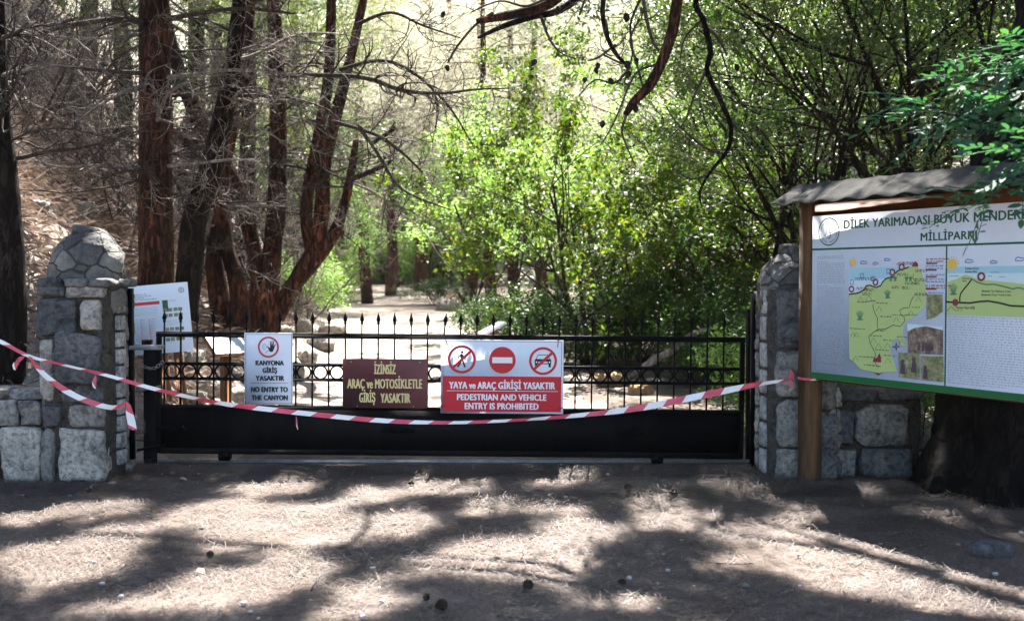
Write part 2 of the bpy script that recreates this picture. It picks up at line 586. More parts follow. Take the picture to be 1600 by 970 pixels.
def ground_material(name, stops, fine, bstr):
    m, nt, out = new_mat(name)
    n1 = noise_tex(nt, 1.3, 5, 0.65)
    n2 = noise_tex(nt, 38, 6, 0.75, (1, 1, 1), dist=1.2)
    n3 = noise_tex(nt, 160, 3, 0.7)
    c = ramp(nt, n1, stops)
    sh = ramp(nt, n2, [(0.32, (0.30, 0.27, 0.25)), (0.5, (0.95, 0.95, 0.95)), (0.68, (1.6, 1.58, 1.55))])
    c = mixc(nt, fine, c, sh, 'MULTIPLY')
    sp = ramp(nt, n3, [(0.66, (0, 0, 0)), (0.72, (1, 1, 1))])
    c = mixc(nt, sp, c, (0.38, 0.34, 0.30))
    nt.links.new(pbsdf(nt, c, 0.9, 0.15, 0, bump(nt, n2, bstr, 0.03)), out.inputs[0])
    return m
M['ground'] = ground_material('needle covered earth', [(0.3, (0.084, 0.063, 0.050)), (0.5, (0.126, 0.099, 0.082)), (0.7, (0.195, 0.163, 0.140))], 0.75, 0.6)
M['bank'] = ground_material('dry bank earth', [(0.3, (0.20, 0.150, 0.120)), (0.5, (0.29, 0.235, 0.20)), (0.7, (0.38, 0.33, 0.29))], 0.7, 0.6)
M['chip'] = simple('white stone chip', (0.46, 0.45, 0.43), 0.8, 0.2, 0, 0.2, 9)
M['cone_ground'] = simple('fallen pine cone scales', (0.055, 0.038, 0.028), 0.8, 0.2, 0, 0.5, 30)
M['path'] = ground_material('pale dirt path', [(0.3, (0.26, 0.21, 0.172)), (0.55, (0.35, 0.298, 0.255)), (0.75, (0.42, 0.37, 0.325))], 0.5, 0.4)

# ------------------------------------------------------------------ lettering
_tc = bpy.data.curves.new('lettering_source', 'FONT')
_to = bpy.data.objects.new('lettering_source', _tc)
COL.objects.link(_to)
_tcache = {}

def glyphs(s, bold=0.0, spacing=1.0):
    key = (s, bold, spacing)
    if key not in _tcache:
        _tc.body = s
        _tc.offset = 0.0
        _tc.space_character = spacing
        _tc.resolution_u = 3
        dg = bpy.context.evaluated_depsgraph_get()
        me = bpy.data.meshes.new_from_object(_to.evaluated_get(dg))
        V = np.array([v.co[:] for v in me.vertices]).reshape(-1, 3)
        F = [tuple(p.vertices) for p in me.polygons]
        bpy.data.meshes.remove(me)
        _tcache[key] = (V, F)
    return _tcache[key]

def text(mb, s, cu, v0, cap, width, w, mi=0, bold=0.03, align='C', spacing=1.05):
    """one line: centre (or left edge) cu, baseline v0, cap height, total width or None; strokes thickened sideways"""
    V, F = glyphs(s, 0.004, spacing)
    if len(V) == 0:
        return
    x0, x1 = V[:, 0].min(), V[:, 0].max()
    sy = cap / 0.682
    e = bold * cap * 1.75
    sx = ((width - 2 * e) / (x1 - x0)) if width else sy * 0.9
    X = (V[:, 0] - (x0 if align == 'L' else (x0 + x1) / 2)) * sx + cu
    Z = V[:, 1] * sy + v0
    for i, (dx, dz) in enumerate(((-e, 0), (e, 0), (0, e * .5), (0, -e * .5)) if e > 0 else ((0, 0),)):
        mb.add(np.stack([X + dx, np.full(len(X), -w - 0.00012 * i), Z + dz], 1), F, mi)

def dusty_iron(name):
    m, nt, out = new_mat(name)
    n1 = noise_tex(nt, 2.2, 8, 0.75, (1, 1, 0.5))
    n2 = noise_tex(nt, 60, 3, 0.7)
    dust = ramp(nt, n1, [(0.50, (0, 0, 0)), (0.72, (0.7, 0.7, 0.7))])
    sp = ramp(nt, n2, [(0.70, (0, 0, 0)), (0.75, (1, 1, 1))])
    c = mixc(nt, dust, (0.0022, 0.0024, 0.003), (0.013, 0.012, 0.011))
    c = mixc(nt, sp, c, (0.03, 0.027, 0.024))
    nt.links.new(pbsdf(nt, c, 0.6, 0.12, 0, bump(nt, n1, 0.35, 0.03)), out.inputs[0])
    return m
M['gate_panel'] = dusty_iron('dusty black sheet iron')

# ------------------------------------------------------------------ the setting: ground, path, bank, hills
def axis(segs):
    out = [segs[0][0]]
    for a, b, st in segs:
        n = max(1, int(round((b - a) / st)))
        out += [a + (b - a) * (i + 1) / n for i in range(n)]
    return out
xs = axis([(-90, -30, 4.0), (-30, -10, 0.8), (-10, -5.2, 0.25), (-5.2, 5.2, 0.09), (5.2, 12, 0.4), (12, 30, 1.2), (30, 90, 4.0)])
ys = axis([(-30, 3, 2.5), (3, 4.2, 0.2), (4.2, 10, 0.09), (10, 20, 0.25), (20, 64, 0.7), (64, 170, 3.0)])
nx, ny = len(xs), len(ys)
GV = np.array([(x, y, H(x, y)) for y in ys for x in xs])
pathf, bankf, groundf, hillf = [], [], [], []
for j in range(ny - 1):
    yc = (ys[j] + ys[j + 1]) / 2
    for i in range(nx - 1):
        xc = (xs[i] + xs[i + 1]) / 2
        f = (j * nx + i, j * nx + i + 1, (j + 1) * nx + i + 1, (j + 1) * nx + i)
        w = mnoise.noise(Vector((xc * 0.8, yc * 0.8, 7))) * 0.5 + mnoise.noise(Vector((xc * 3, yc * 3, 2))) * 0.25
        pc = -0.4 - 0.135 * (yc - 9)
        hw = 2.0 + 0.015 * (yc - 9) + w * 1.2
        if yc > 64:
            hillf.append(f)
        elif yc > 10.0 + w * 1.0 and abs(xc - pc) < hw and yc < 62:
            pathf.append(f)
        elif xc < foot(yc) + w * 0.5 and yc > 9.2:
            bankf.append(f)
        else:
            groundf.append(f)
def submesh(name, faces, mat):
    used = np.unique(np.array(faces).ravel())
    remap = {int(u): k for k, u in enumerate(used)}
    mb = MB().add(GV[used], [tuple(remap[i] for i in f) for f in faces])
    o = mb.build(name, mat, smooth=True)
    return tag(o, kind='structure')
submesh('ground', groundf, M['ground'])
submesh('path', pathf, M['path'])
submesh('bank', bankf, M['bank'])
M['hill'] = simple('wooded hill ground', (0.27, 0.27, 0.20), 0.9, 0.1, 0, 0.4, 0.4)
submesh('hill', hillf, M['hill'])

# ------------------------------------------------------------------ masonry
def stone(mb, c, s, seed, mi=0, rot=None, amp=0.10, p=5.0, n=6, cuts=None):
    """rough split stone: rounded box hacked by random planes, with broken faces"""
    h = np.array([s[0] / 2, s[1] / 2, s[2] / 2])
    am = amp * min(s)
    g = np.linspace(-1, 1, n + 1)
    rs = np.random.default_rng(int(abs(seed) * 1000) + 7)
    vs, fs, idx = [], [], {}
    def vid(q):
        k = tuple(round(x, 4) for x in q)
        if k not in idx:
            idx[k] = len(vs)
            v = np.array(q)
            vs.append(v / (np.abs(v) ** p).sum() ** (1 / p))
        return idx[k]
    for ax in range(3):
        o = [q for q in range(3) if q != ax]
        for sg in (-1, 1):
            for i in range(n):
                for j in range(n):
                    q4 = []
                    for (a, b) in ((i, j), (i + 1, j), (i + 1, j + 1), (i, j + 1)):
                        t = [0, 0, 0]
                        t[ax] = sg
                        t[o[0]] = g[a]
                        t[o[1]] = g[b]
                        q4.append(vid(t))
                    if (sg > 0) != (ax == 1):
                        fs.append(tuple(q4))
                    else:
                        fs.append(tuple(reversed(q4)))
    V = np.array(vs)
    if amp > 0.03:
        for q in range(cuts if cuts is not None else 9):
            nn = rs.normal(0, 1, 3) * np.array([0.8, 1.3, 0.8])
            nn /= np.linalg.norm(nn)
            d = (np.abs(nn).sum() if p > 4 else (np.abs(nn) ** 1.67).sum() ** 0.6) * (rs.uniform(0.66, 0.92) if p > 4 else rs.uniform(0.86, 0.97))
            ex = np.maximum(0, V @ nn - d)
            V = V - ex[:, None] * nn * 0.9
    V = V * h
    for i in range(len(V)):
        v = V[i]
        nv = Vector((v[0] * 8 + seed * 3.1, v[1] * 8 + seed * 1.7, v[2] * 8 - seed))
        a = mnoise.noise(nv) * 0.9 + mnoise.noise(nv * 2.6) * 0.6 + mnoise.noise(nv * 6) * 0.35
        v = v + v / (np.linalg.norm(v) + 1e-6) * a * am
        v[0] *= 1 + 0.07 * mnoise.noise(Vector((seed * 9.7, 1.0, v[2] * 3)))
        v[2] *= 1 + 0.07 * mnoise.noise(Vector((v[0] * 4, seed * 5.3, 1.0)))
        V[i] = v
    Mx = Matrix.Translation(Vector(c))
    if rot is not None:
        Mx = Mx @ (rot if isinstance(rot, Matrix) else Euler(rot).to_matrix()).to_4x4()
    mb.add(V, fs, mi, Mx)

def stone_rect(mb, x0, z0, x1, z1, yf, seed, mi, out=0.035, deep=0.16, gap=0.012, axis='x', amp=0.12, p=9):
    """stone filling a rectangle of a wall face; its front stands `out` proud of the face at yf"""
    w, h = abs(x1 - x0) - gap, abs(z1 - z0) - gap
    cx, cz = (x0 + x1) / 2, (z0 + z1) / 2
    if axis == 'x':
        stone(mb, (cx, yf - out + deep / 2, cz), (w, deep, h), seed, mi, (0, mnoise.noise(Vector((seed, 2.0, 1.0))) * 0.22, 0) if w > 0.12 and amp > 0.05 else None, amp, p, 10)
    else:                                          # face looking along x; yf is the x of the face, out signed
        stone(mb, (yf + out - math.copysign(deep / 2, out), cx, cz), (deep, w, h), seed, mi, amp=amp, p=p)

MS = [M['stone'], M['stone_pale'], M['slate'], M['quoin'], M['mortar']]

def rough_box(mb, c, s, seed, mi):
    stone(mb, c, s, seed, mi, amp=0.02, p=30, n=10)

def rows(mb, a0, a1, z0, z1, yf, axis, rnd, out, hrow=(0.13, 0.24), wst=(0.16, 0.32), mi=(0, 0, 0, 1, 2)):
    z = z0
    while z < z1 - 0.05:
        h = min(rnd.uniform(*hrow), z1 - z)
        a = a0
        while a < a1 - 0.04:
            w = min(rnd.uniform(*wst), a1 - a)
            if a1 - a - w < 0.07:
                w = a1 - a
            stone_rect(mb, a, z, a + w, z + h, yf, rnd.random() * 90, rnd.choice(mi), out, axis=axis)
            a += w
        z += h

def cap_stones(root, w, d, z0, hgt, rnd, ox=0.0):
    """domed cap of slates set in mortar: one faceted dome with a flat crown"""
    mb = MB()
    stone(mb, (w / 2, d / 2, z0), (w * 1.13, d * 1.13, hgt * 2.10), 3.3 + w, 0, amp=0.04, p=2.05, n=22, cuts=40)
    stone(mb, (w / 2 - 0.01, d / 2, z0 + hgt * 0.95), (w * 0.40, d * 0.42, 0.10), 8.8, 0, rot=(0.06, 0.12, 0.4), amp=0.14, p=6, n=9)
    return mb.build('cap', [M['cap_slate']], root)

rnd = random.Random(11)
# left gate pillar: front left bottom corner at (-3.67, 8.2)
LX, LY = -3.66, 8.20
lp = thing('gate_pillar', 'stone gate pillar with a domed slate cap left of the gate, wound with tape', 'pillar', (LX, LY, 0), 0)
k = 201.2
def lr(mb, x0, y0, x1, y1, seed, mi, out=0.035):
    stone_rect(mb, (x0 - 64) / k, (757 - y1) / k, (x1 - 64) / k, (757 - y0) / k, 0.0, seed, mi, out)
mb = MB()
rough_box(mb, (0.255, 0.26, 0.76), (0.50, 0.50, 1.64), 1.0, 4)
lr(mb, 84, 670, 165, 760, 1, 1, 0.05)
lr(mb, 60, 668, 84, 760, 2, 0)
lr(mb, 64, 634, 98, 668, 3, 2)
lr(mb, 102, 632, 162, 668, 4, 0, 0.03)
lr(mb, 60, 528, 86, 630, 5, 0, 0.02)
lr(mb, 86, 516, 158, 600, 6, 0, 0.06)
lr(mb, 94, 602, 160, 630, 61, 2, 0.012)
lr(mb, 58, 466, 122, 524, 7, 2, 0.05)
lr(mb, 127, 468, 160, 516, 8, 0, 0.045)
lr(mb, 60, 444, 104, 464, 9, 2, 0.06)
lr(mb, 104, 446, 166, 466, 10, 0, 0.05)
rows(mb, 0.02, 0.50, 0.0, 1.55, 0.0, 'y', rnd, -0.03)                   # outer side
for z in np.arange(0.10, 1.42, 0.135):                                      # quoins on the inner side
    stone_rect(mb, 0.20, z, 0.35, z + 0.13, 0.515, z * 7, 3, 0.02, deep=0.08, axis='y', amp=0.03, p=14)
rows(mb, 0.38, 0.56, 0.0, 1.5, 0.51, 'y', rnd, 0.03, (0.2, 0.3))
mb.build('shaft', MS, lp)
ledge = MB()
for i, (x, w) in enumerate(((-0.02, 0.2), (0.18, 0.2), (0.37, 0.2))):
    stone(ledge, (x + w / 2, 0.05, 1.565), (w, 0.22, 0.075), 20 + i, 0, amp=0.14, p=5)
    stone(ledge, (x + w / 2, 0.45, 1.565), (w, 0.22, 0.075), 30 + i, 0, amp=0.14, p=5)
stone(ledge, (0.50, 0.25, 1.565), (0.2, 0.3, 0.07), 41, 0, amp=0.14, p=5)
stone(ledge, (0.02, 0.25, 1.565), (0.2, 0.3, 0.07), 42, 0, amp=0.14, p=5)
ledge.build('ledge', [M['slate']], lp)
cap_stones(lp, 0.54, 0.52, 1.59, 0.40, rnd)
MB().box((0.545, 0.43, 0.82), (0.03, 0.055, 1.40), 0).build('guide_channel', M['black_metal'], lp)
brk = MB().box((0.66, 0.46, 1.035), (0.24, 0.16, 0.035), 0, None, 0.004)
brk.build('bracket', M['grey_metal'], lp)
MB().tube([(0.53, 0.55, 0.66), (0.72, 0.62, 0.70)], 0.008, 6).build('latch_rod', M['grey_metal'], lp)
MB().tube([(0.53, 0.55, 0.17), (0.74, 0.68, 0.20)], 0.012, 6).build('latch_rod', M['black_metal'], lp)

# left low wall
lw = thing('stone_wall', 'low rough stone wall running left from the domed gate pillar', 'wall', (LX - 2.1, LY + 0.03, 0))
mb = MB()
rough_box(mb, (1.05, 0.22, 0.33), (2.08, 0.36, 0.70), 2.0, 4)
def wr(x0, y0, x1, y1, seed, mi, out=0.04):
    stone_rect(mb, 2.1 + (x0 - 64) / k, (757 - y1) / k, 2.1 + (x1 - 64) / k, (757 - y0) / k, 0.0, seed, mi, out)
wr(-8, 668, 62, 760, 21, 1, 0.06)
wr(26, 626, 63, 667, 22, 0)
wr(-6, 626, 25, 667, 23, 0)
wr(-90, 640, -8, 760, 24, 0)
rows(mb, 0.0, 1.35, 0.0, 0.66, 0.0, 'x', rnd, 0.04)
mb.build('courses', MS, lw)
mb = MB()
for i in range(6):
    stone(mb, (0.18 + i * 0.36, 0.2, 0.69), (0.37, 0.44, 0.085), 50 + i, 0, amp=0.12, p=6)
mb.build('coping', [M['stone']], lw)

# right gate pillar; front stones picked darker to stand for its shade
RX, RY = 2.04, 8.36
rp = thing('gate_pillar', 'stone gate pillar half hidden behind the brown post of the map board', 'pillar', (RX, RY, 0))
k2 = 1650 / 8.36
mb = MB()
rough_box(mb, (0.28, 0.26, 0.74), (0.55, 0.50, 1.58), 4.0, 4)
def rr(x0, y0, x1, y1, seed, mi, out=0.035):
    stone_rect(mb, (x0 - 1203) / k2, (750 - y1) / k2, (x1 - 1203) / k2, (750 - y0) / k2, 0.0, seed, mi, out)
rr(1211, 700, 1262, 752, 1, 0, 0.05)
rr(1213, 622, 1264, 698, 2, 0, 0.05)
rr(1212, 545, 1262, 620, 3, 0, 0.04)
rr(1211, 452, 1262, 542, 4, 2, 0.05)
rr(1264, 452, 1312, 540, 5, 0)
rr(1266, 542, 1312, 640, 6, 2)
rr(1266, 642, 1312, 752, 7, 0)
for z in np.arange(0.02, 1.42, 0.215):
    stone_rect(mb, 0.10, z, 0.28, z + 0.205, 0.0, z * 5 + 2, 3, -0.015, deep=0.08, axis='y', amp=0.03, p=14)
rows(mb, 0.36, 0.52, 0.0, 1.5, 0.0, 'y', rnd, -0.02)
rows(mb, 0.0, 0.52, 0.0, 1.5, 0.56, 'y', rnd, 0.03)
mb.build('shaft', MS, rp)
cap_stones(rp, 0.56, 0.52, 1.48, 0.36, rnd)
MB().box((-0.035, 0.42, 0.76), (0.03, 0.05, 1.44), 0).build('guide_channel', M['black_metal'], rp)

# right low wall
rw = thing('stone_wall', 'low dark stone wall under the map board, ending by the huge trunk', 'wall', (RX + 0.56, 8.5, 0))
mb = MB()
k3 = 1650 / 8.5
rough_box(mb, (0.36, 0.22, 0.32), (0.72, 0.36, 0.66), 6.0, 4)
def rwr(x0, y0, x1, y1, seed, mi, out=0.04):
    X = lambda q: (q - 800) / k3 - RX - 0.56
    stone_rect(mb, X(x0), (746 - y1) / k3, X(x1), (746 - y0) / k3, 0.0, seed, mi, out)
rwr(1300, 640, 1336, 700, 1, 2)
rwr(1336, 632, 1424, 698, 2, 0, 0.05)
rwr(1290, 702, 1345, 748, 3, 0)
rwr(1345, 700, 1428, 748, 4, 2)
rows(mb, 0.05, 0.4, 0.0, 0.6, 0.72, 'y', rnd, 0.03)
mb.build('courses', MS, rw)
mb = MB()
stone(mb, (0.2, 0.2, 0.655), (0.4, 0.46, 0.10), 60, 0, amp=0.14, p=5)
stone(mb, (0.55, 0.2, 0.66), (0.38, 0.46, 0.09), 61, 0, amp=0.14, p=5)
mb.build('coping', [M['slate']], rw)

# ------------------------------------------------------------------ sliding gate
GY = 9.05
SG = 1650 / GY
g0 = P(245, 727, GY)
TILT = 0.0098
gate = thing('sliding_gate', 'black iron sliding gate with spear topped bars, rings and a solid lower panel', 'gate', (g0.x, GY, 0.0), 0, None, TILT)
BM = M['black_metal']
LEN = 920 / SG
MB().box((LEN / 2, 0, 1.123), (LEN, 0.05, 0.045), 0, None, 0.004).build('top_rail', BM, gate)
for z in (0.872, 0.744):
    MB().box((LEN / 2 + 0.015, 0, z), (LEN - 0.075, 0.03, 0.026), 0, None, 0.003).build('middle_rail', BM, gate)
mb = MB().box((LEN / 2, 0, 0.305), (LEN - 0.082, 0.035, 0.41))
mb.box((LEN / 2, 0, 0.503), (LEN - 0.08, 0.05, 0.03), 0, None, 0.004)
mb.box((LEN / 2, 0, 0.125), (LEN - 0.08, 0.06, 0.05), 0, None, 0.004)
mb.build('lower_panel', M['gate_panel'], gate)
for x in (0.02, LEN - 0.02):
    MB().box((x, 0, 0.60), (0.04, 0.045, 0.998), 0, None, 0.004).build('stile', BM, gate)
pick_mb = MB().box((0, 0, 0), (0.014, 0.014, 0.68))
pick_me = pick_mb.mesh('picket', BM)
fin = MB().lathe([(0.008, 0.0), (0.014, 0.008), (0.010, 0.018), (0.019, 0.036), (0.017, 0.05), (0.006, 0.085), (0.0015, 0.105)], n=10)
fin_me = fin.mesh('finial', BM, True)
rng_me = MB().torus((0, 0, 0), 0.057, 0.008).mesh('ring', BM, True)
def link(name, me, parent, loc, rot=(0, 0, 0)):
    o = bpy.data.objects.new(name, me)
    COL.objects.link(o)
    o.parent = parent
    o.location = loc
    o.rotation_euler = rot
    return o
low_me = MB().box((0, 0, 0), (0.014, 0.014, 0.586)).mesh('picket', BM)
for i in range(35):
    x = 0.065 + i * 0.1412
    bent = 0.09 if i == 17 else rnd.uniform(-0.012, 0.012)
    pk = link('picket', low_me, gate, (x, 0.001, 0.809))
    tp = MB().tube([(0, 0, 0), (math.sin(bent) * 0.05, 0, 0.05), (math.sin(bent) * 0.09, 0, 0.085)], 0.007, 6)
    MB_top = tp.build('picket_top', BM, pk)
    MB_top.location = (0, 0, 0.335)
    link('finial', fin_me, pk, (math.sin(bent) * 0.09, 0, 0.415), (0, bent, 0))
for i in range(34):
    link('ring', rng_me, gate, (0.065 + (i + 0.5) * 0.1412, 0, 0.808))
def scroll(mb, cx, cz, s, fl):
    pts = []
    for q in range(26):
        a = q / 25 * 2.6 * math.pi
        r = s * (1 - q / 30)
        pts.append((cx + fl * (r * math.cos(a) - s), -0.023, cz + r * 0.55 * math.sin(a)))
    mb.tube(pts, 0.006, 6)
for ex in (0.13, 2.07, 4.13):
    mb = MB()
    for fl in (-1, 1):
        scroll(mb, ex + fl * 0.01, 0.315, 0.045, -fl)
        scroll(mb, ex + fl * 0.09, 0.31, 0.03, -fl)
        for q in range(5):
            a = q * 0.55 + 0.3
            mb.tube([(ex + fl * 0.05, -0.022, 0.30), (ex + fl * (0.05 + 0.07 * math.cos(a)), -0.028, 0.30 + 0.045 * math.sin(a)), (ex + fl * (0.05 + 0.10 * math.cos(a * 1.1)), -0.022, 0.30 + 0.06 * math.sin(a * 1.1))], [0.008, 0.012, 0.003], 6)
    mb.lathe([(0.0, 0), (0.02, 0.006), (0.012, 0.014), (0, 0.016)], M=Matrix.Translation((ex, -0.018, 0.31)) @ Euler((math.pi / 2, 0, 0)).to_matrix().to_4x4())
    mb.build('ornament', BM, gate, True)
for wx in (0.587, 4.306):
    wh = MB()
    wh.lathe([(0.02, -0.02), (0.052, -0.02), (0.044, -0.006), (0.044, 0.006), (0.052, 0.02), (0.02, 0.02)], n=24, M=Matrix.Translation((wx, 0, 0.062)) @ Euler((math.pi / 2, 0, 0)).to_matrix().to_4x4())
    wo = wh.build('wheel', BM, gate)
    hb = MB().box((wx, -0.034, 0.09), (0.10, 0.006, 0.07)).box((wx, 0.034, 0.09), (0.10, 0.006, 0.07))
    hb.tube([(wx, -0.045, 0.062), (wx, 0.045, 0.062)], 0.012, 8)
    hb.build('fork', BM, wo)
mb = MB().box((-0.030, -0.072, 0.53), (0.10, 0.06, 1.02), 0, None, 0.004)
mb.box((-0.055, -0.075, 1.055), (0.075, 0.075, 0.05), 0, None, 0.004)
mb.build('end_post', BM, gate)
MB().box((-0.022, -0.020, 0.85), (0.03, 0.048, 0.04)).box((-0.022, -0.020, 0.3), (0.03, 0.048, 0.04)).build('post_joint', BM, gate)

mb = MB()
ca, cb = P(228, 573, 8.91), P(254, 566, 8.98)
for i in range(9):
    t = i / 8
    p = ca.lerp(cb, t) + Vector((0, -0.01, -0.03 * math.sin(math.pi * t)))
    Mx = Matrix.Translation(p) @ Euler((math.pi / 2 * (i % 2), 0.3, 0)).to_matrix().to_4x4() @ Matrix.Diagonal((1.45, 1, 1, 1))
    mb.torus((0, 0, 0), 0.011, 0.003, 14, 5, 0, Mx)
ch = mb.build('chain', M['grey_metal'])
tag(ch, 'short steel chain looped round the left end of the gate', 'chain')

# track on the ground and the receiving post
mb = MB()
mb.box((0, 0, 0.012), (5.7, 0.05, 0.024), 0)
mb.tube([(-2.85, 0, 0.024), (2.85, 0, 0.024)], 0.010, 8)
tr = mb.build('gate_track', M['grey_metal'])
tr.location = (-0.45, GY, 0.012)
tag(tr, 'steel rail on the ground that the sliding gate rolls on', 'rail')
rpst = thing('receiver_post', 'square black steel post beside the right pillar that receives the gate', 'post', (P(1174, 715, 9.08).x, 9.10, 0))
MB().box((0, 0, 0.66), (0.085, 0.07, 1.32), 0, None, 0.005).box((0, 0, 1.327), (0.092, 0.077, 0.014)).build('post', BM, rpst)
for z in (1.12, 0.80, 0.36):
    MB().box((0.065, 0, z), (0.05, 0.05, 0.05), 0, None, 0.006).tube([(0.07, -0.04, z), (0.07, 0.04, z)], 0.018, 10).build('guide_roller', BM, rpst)

# ------------------------------------------------------------------ signs hung on the gate
LM = []
def lm():
    LM.append(MB())
    return LM[-1]
def lines(name, mat, parent):
    for m_ in LM:
        m_.build(name, mat, parent)
    LM.clear()
class Sign:
    """pixel frame of an enlarged crop -> metres on the sign"""
    def __init__(s, cx, cy, sc):
        s.cx, s.cy, s.k = cx, cy, sc
    def u(s, x): return (x - s.cx) * s.k
    def v(s, y): return (s.cy - y) * s.k
    def p(s, pts): return [(s.u(x), s.v(y)) for x, y in pts]
    def t(s, mb, body, x0, x1, ytop, ybase, w, mi=0, bold=0.03):
        text(mb, body, s.u((x0 + x1) / 2), s.v(ybase), (ybase - ytop) * s.k, (x1 - x0) * s.k, w, mi, bold)

SY = 8.965
def sign_root(name, label, px, py, ry=0.004):
    q = P(px, py, SY)
    return thing(name, label, 'sign', q, 0, None, ry)
tie_mb = lambda pts: MB().tube(pts, 0.0028, 5)

# white sign: no entry to the canyon
s1 = sign_root('warning_sign', 'upright white sign with a black hand in a red ring at the left', 419.5, 576)
S = Sign(367.5, 500, 0.407 / 555)
MB().box((0, 0.004, 0), (0.410, 0.006, 0.612), 0, None, 0.001).build('sign_panel', M['white'], s1)
mb = MB()
mb.frame(S.u(103), S.v(905), S.u(640), S.v(97), 4.5 * S.k, 0.0008)
mb.rect(S.u(155), S.v(667), S.u(592), S.v(663), 0.0008)
mb.build('border', M['maroon'], s1)
MB().annulus(S.u(368), S.v(248), 101 * S.k, 122 * S.k, 0.0012).build('prohibition_ring', M['red'], s1)
mb = MB()
mb.flat(S.p([(378, 292), (388, 302), (410, 305), (424, 292), (432, 268), (452, 216), (446, 212), (428, 240), (433, 178), (426, 175), (413, 236), (414, 172), (406, 171), (402, 236), (394, 180), (387, 182), (388, 250), (380, 256), (356, 236), (350, 240), (370, 270)]), 0.0012)
mb.build('hand_symbol', M['black'], s1)
mb = MB()
mb.line(S.p([(340, 262), (344, 248), (340, 228), (330, 215), (316, 213), (304, 222), (303, 236), (297, 250), (303, 254), (304, 266), (314, 269), (324, 262), (328, 272)]), 3.5 * S.k, 0.0012)
mb.line(S.p([(312, 240), (322, 238), (332, 242)]), 3 * S.k, 0.0012)
mb.line(S.p([(330, 318), (344, 302), (360, 294), (372, 292)]), 3.5 * S.k, 0.0012)
mb.build('head_symbol', M['black'], s1)
mb = MB()
S.t(lm(), 'KANYONA', 217, 548, 405, 458, 0.0012, 0, 0.055)
S.t(lm(), 'GİRİŞ', 297, 471, 492, 545, 0.0012, 0, 0.055)
S.t(lm(), 'YASAKTIR', 217, 553, 582, 635, 0.0012, 0, 0.055)
S.t(lm(), 'NO ENTRY TO', 162, 593, 712, 768, 0.0012, 0, 0.055)
S.t(lm(), 'THE CANYON', 168, 593, 808, 862, 0.0012, 0, 0.055)
lines('lettering', M['black'], s1)

# brown sign
s2 = sign_root('notice_sign', 'brown enamel sign with yellow lettering on the middle of the gate', 601.5, 599)
S = Sign(769, 462, 131 / SG / 1218)
MB().box((0, 0.004, 0), (0.722, 0.006, 0.418), 0, None, 0.001).build('sign_panel', M['brown'], s2)
mb = MB()
S.t(lm(), 'İZİNSİZ', 610, 928, 190, 322, 0.0012, 0, 0.026)
S.t(lm(), 'ARAÇ ve MOTOSİKLETLE', 222, 1308, 400, 530, 0.0012, 0, 0.026)
S.t(lm(), 'GİRİŞ', 395, 632, 600, 732, 0.0012, 0, 0.026)
S.t(lm(), 'YASAKTIR', 702, 1137, 605, 738, 0.0012, 0, 0.026)
lines('lettering', M['gold'], s2)
for x, y in ((278, 150), (1270, 157), (372, 790), (1178, 793)):
    MB().lathe([(0.006, 0), (0.005, 0.002), (0.0, 0.003)], n=10, M=Matrix.Translation((S.u(x), 0.001, S.v(y))) @ Euler((math.pi / 2, 0, 0)).to_matrix().to_4x4()).build('screw', M['screw'], s2)

# red and white sign
s3 = sign_root('prohibition_sign', 'large red and white sign with three round prohibition symbols on the gate', 784.5, 588.5, 0.008)
S = Sign(750, 492, 190 / SG / 1380)
MB().box((0, 0.004, 0), (1.043, 0.006, 0.628), 0, None, 0.001).build('sign_panel', M['white'], s3)
MB().rect(S.u(82), S.v(886), S.u(1418), S.v(487), 0.0008).build('red_field', M['red'], s3)
mb = MB()
x0, x1, y0, y1, t = S.u(82), S.u(1420), S.v(487), S.v(93), 4 * S.k
mb.rect(x0, y1 - t, x1, y1, 0.0008)
mb.rect(x0, y0, x0 + t, y1 - t, 0.0008)
mb.rect(x1 - t, y0, x1, y1 - t, 0.0008)
mb.build('border', M['maroon'], s3)
def slash(mb, cx, cy):
    mb.line(S.p([(cx - 100, cy + 94), (cx + 104, cy - 94)]), 30 * S.k, 0.0022)
mb = MB().annulus(S.u(295), S.v(298), 130 * S.k, 158 * S.k, 0.0018)
slash(mb, 295, 298)
mb.build('prohibition_ring', M['red'], s3)
mb = MB().annulus(S.u(1210), S.v(310), 130 * S.k, 157 * S.k, 0.0018)
slash(mb, 1210, 310)
mb.build('prohibition_ring', M['red'], s3)
MB().disc(S.u(752), S.v(304), 150 * S.k, 0.0010).build('no_entry_disc', M['red'], s3)
MB().rect(S.u(638), S.v(338), S.u(865), S.v(272), 0.0016).build('no_entry_bar', M['white'], s3)
mb = MB().disc(S.u(298), S.v(218), 15 * S.k, 0.0010)
mb.flat(S.p([(280, 238), (300, 236), (312, 250), (308, 300), (286, 300), (276, 270)]), 0.0010)
mb.line(S.p([(284, 246), (256, 270), (252, 296)]), 14 * S.k, 0.0013)
mb.line(S.p([(306, 248), (320, 282), (336, 296)]), 12 * S.k, 0.0013)
mb.line(S.p([(292, 296), (280, 340), (248, 384)]), 18 * S.k, 0.0013)
mb.line(S.p([(300, 296), (314, 340), (334, 386)]), 18 * S.k, 0.0014)
mb.build('walker_symbol', M['black'], s3)
mb = MB()
mb.line(S.p([(1132, 292), (1152, 242), (1262, 242), (1288, 292)]), 7 * S.k, 0.0010)
for ring in ([(1116, 300), (1128, 288), (1292, 288), (1302, 300), (1302, 345), (1116, 345)],):
    mb.flat(S.p(ring), 0.0010)
mb.rect(S.u(1120), S.v(380), S.u(1146), S.v(345), 0.0010)
mb.rect(S.u(1272), S.v(380), S.u(1298), S.v(345), 0.0010)
mb.build('car_symbol', M['black'], s3)
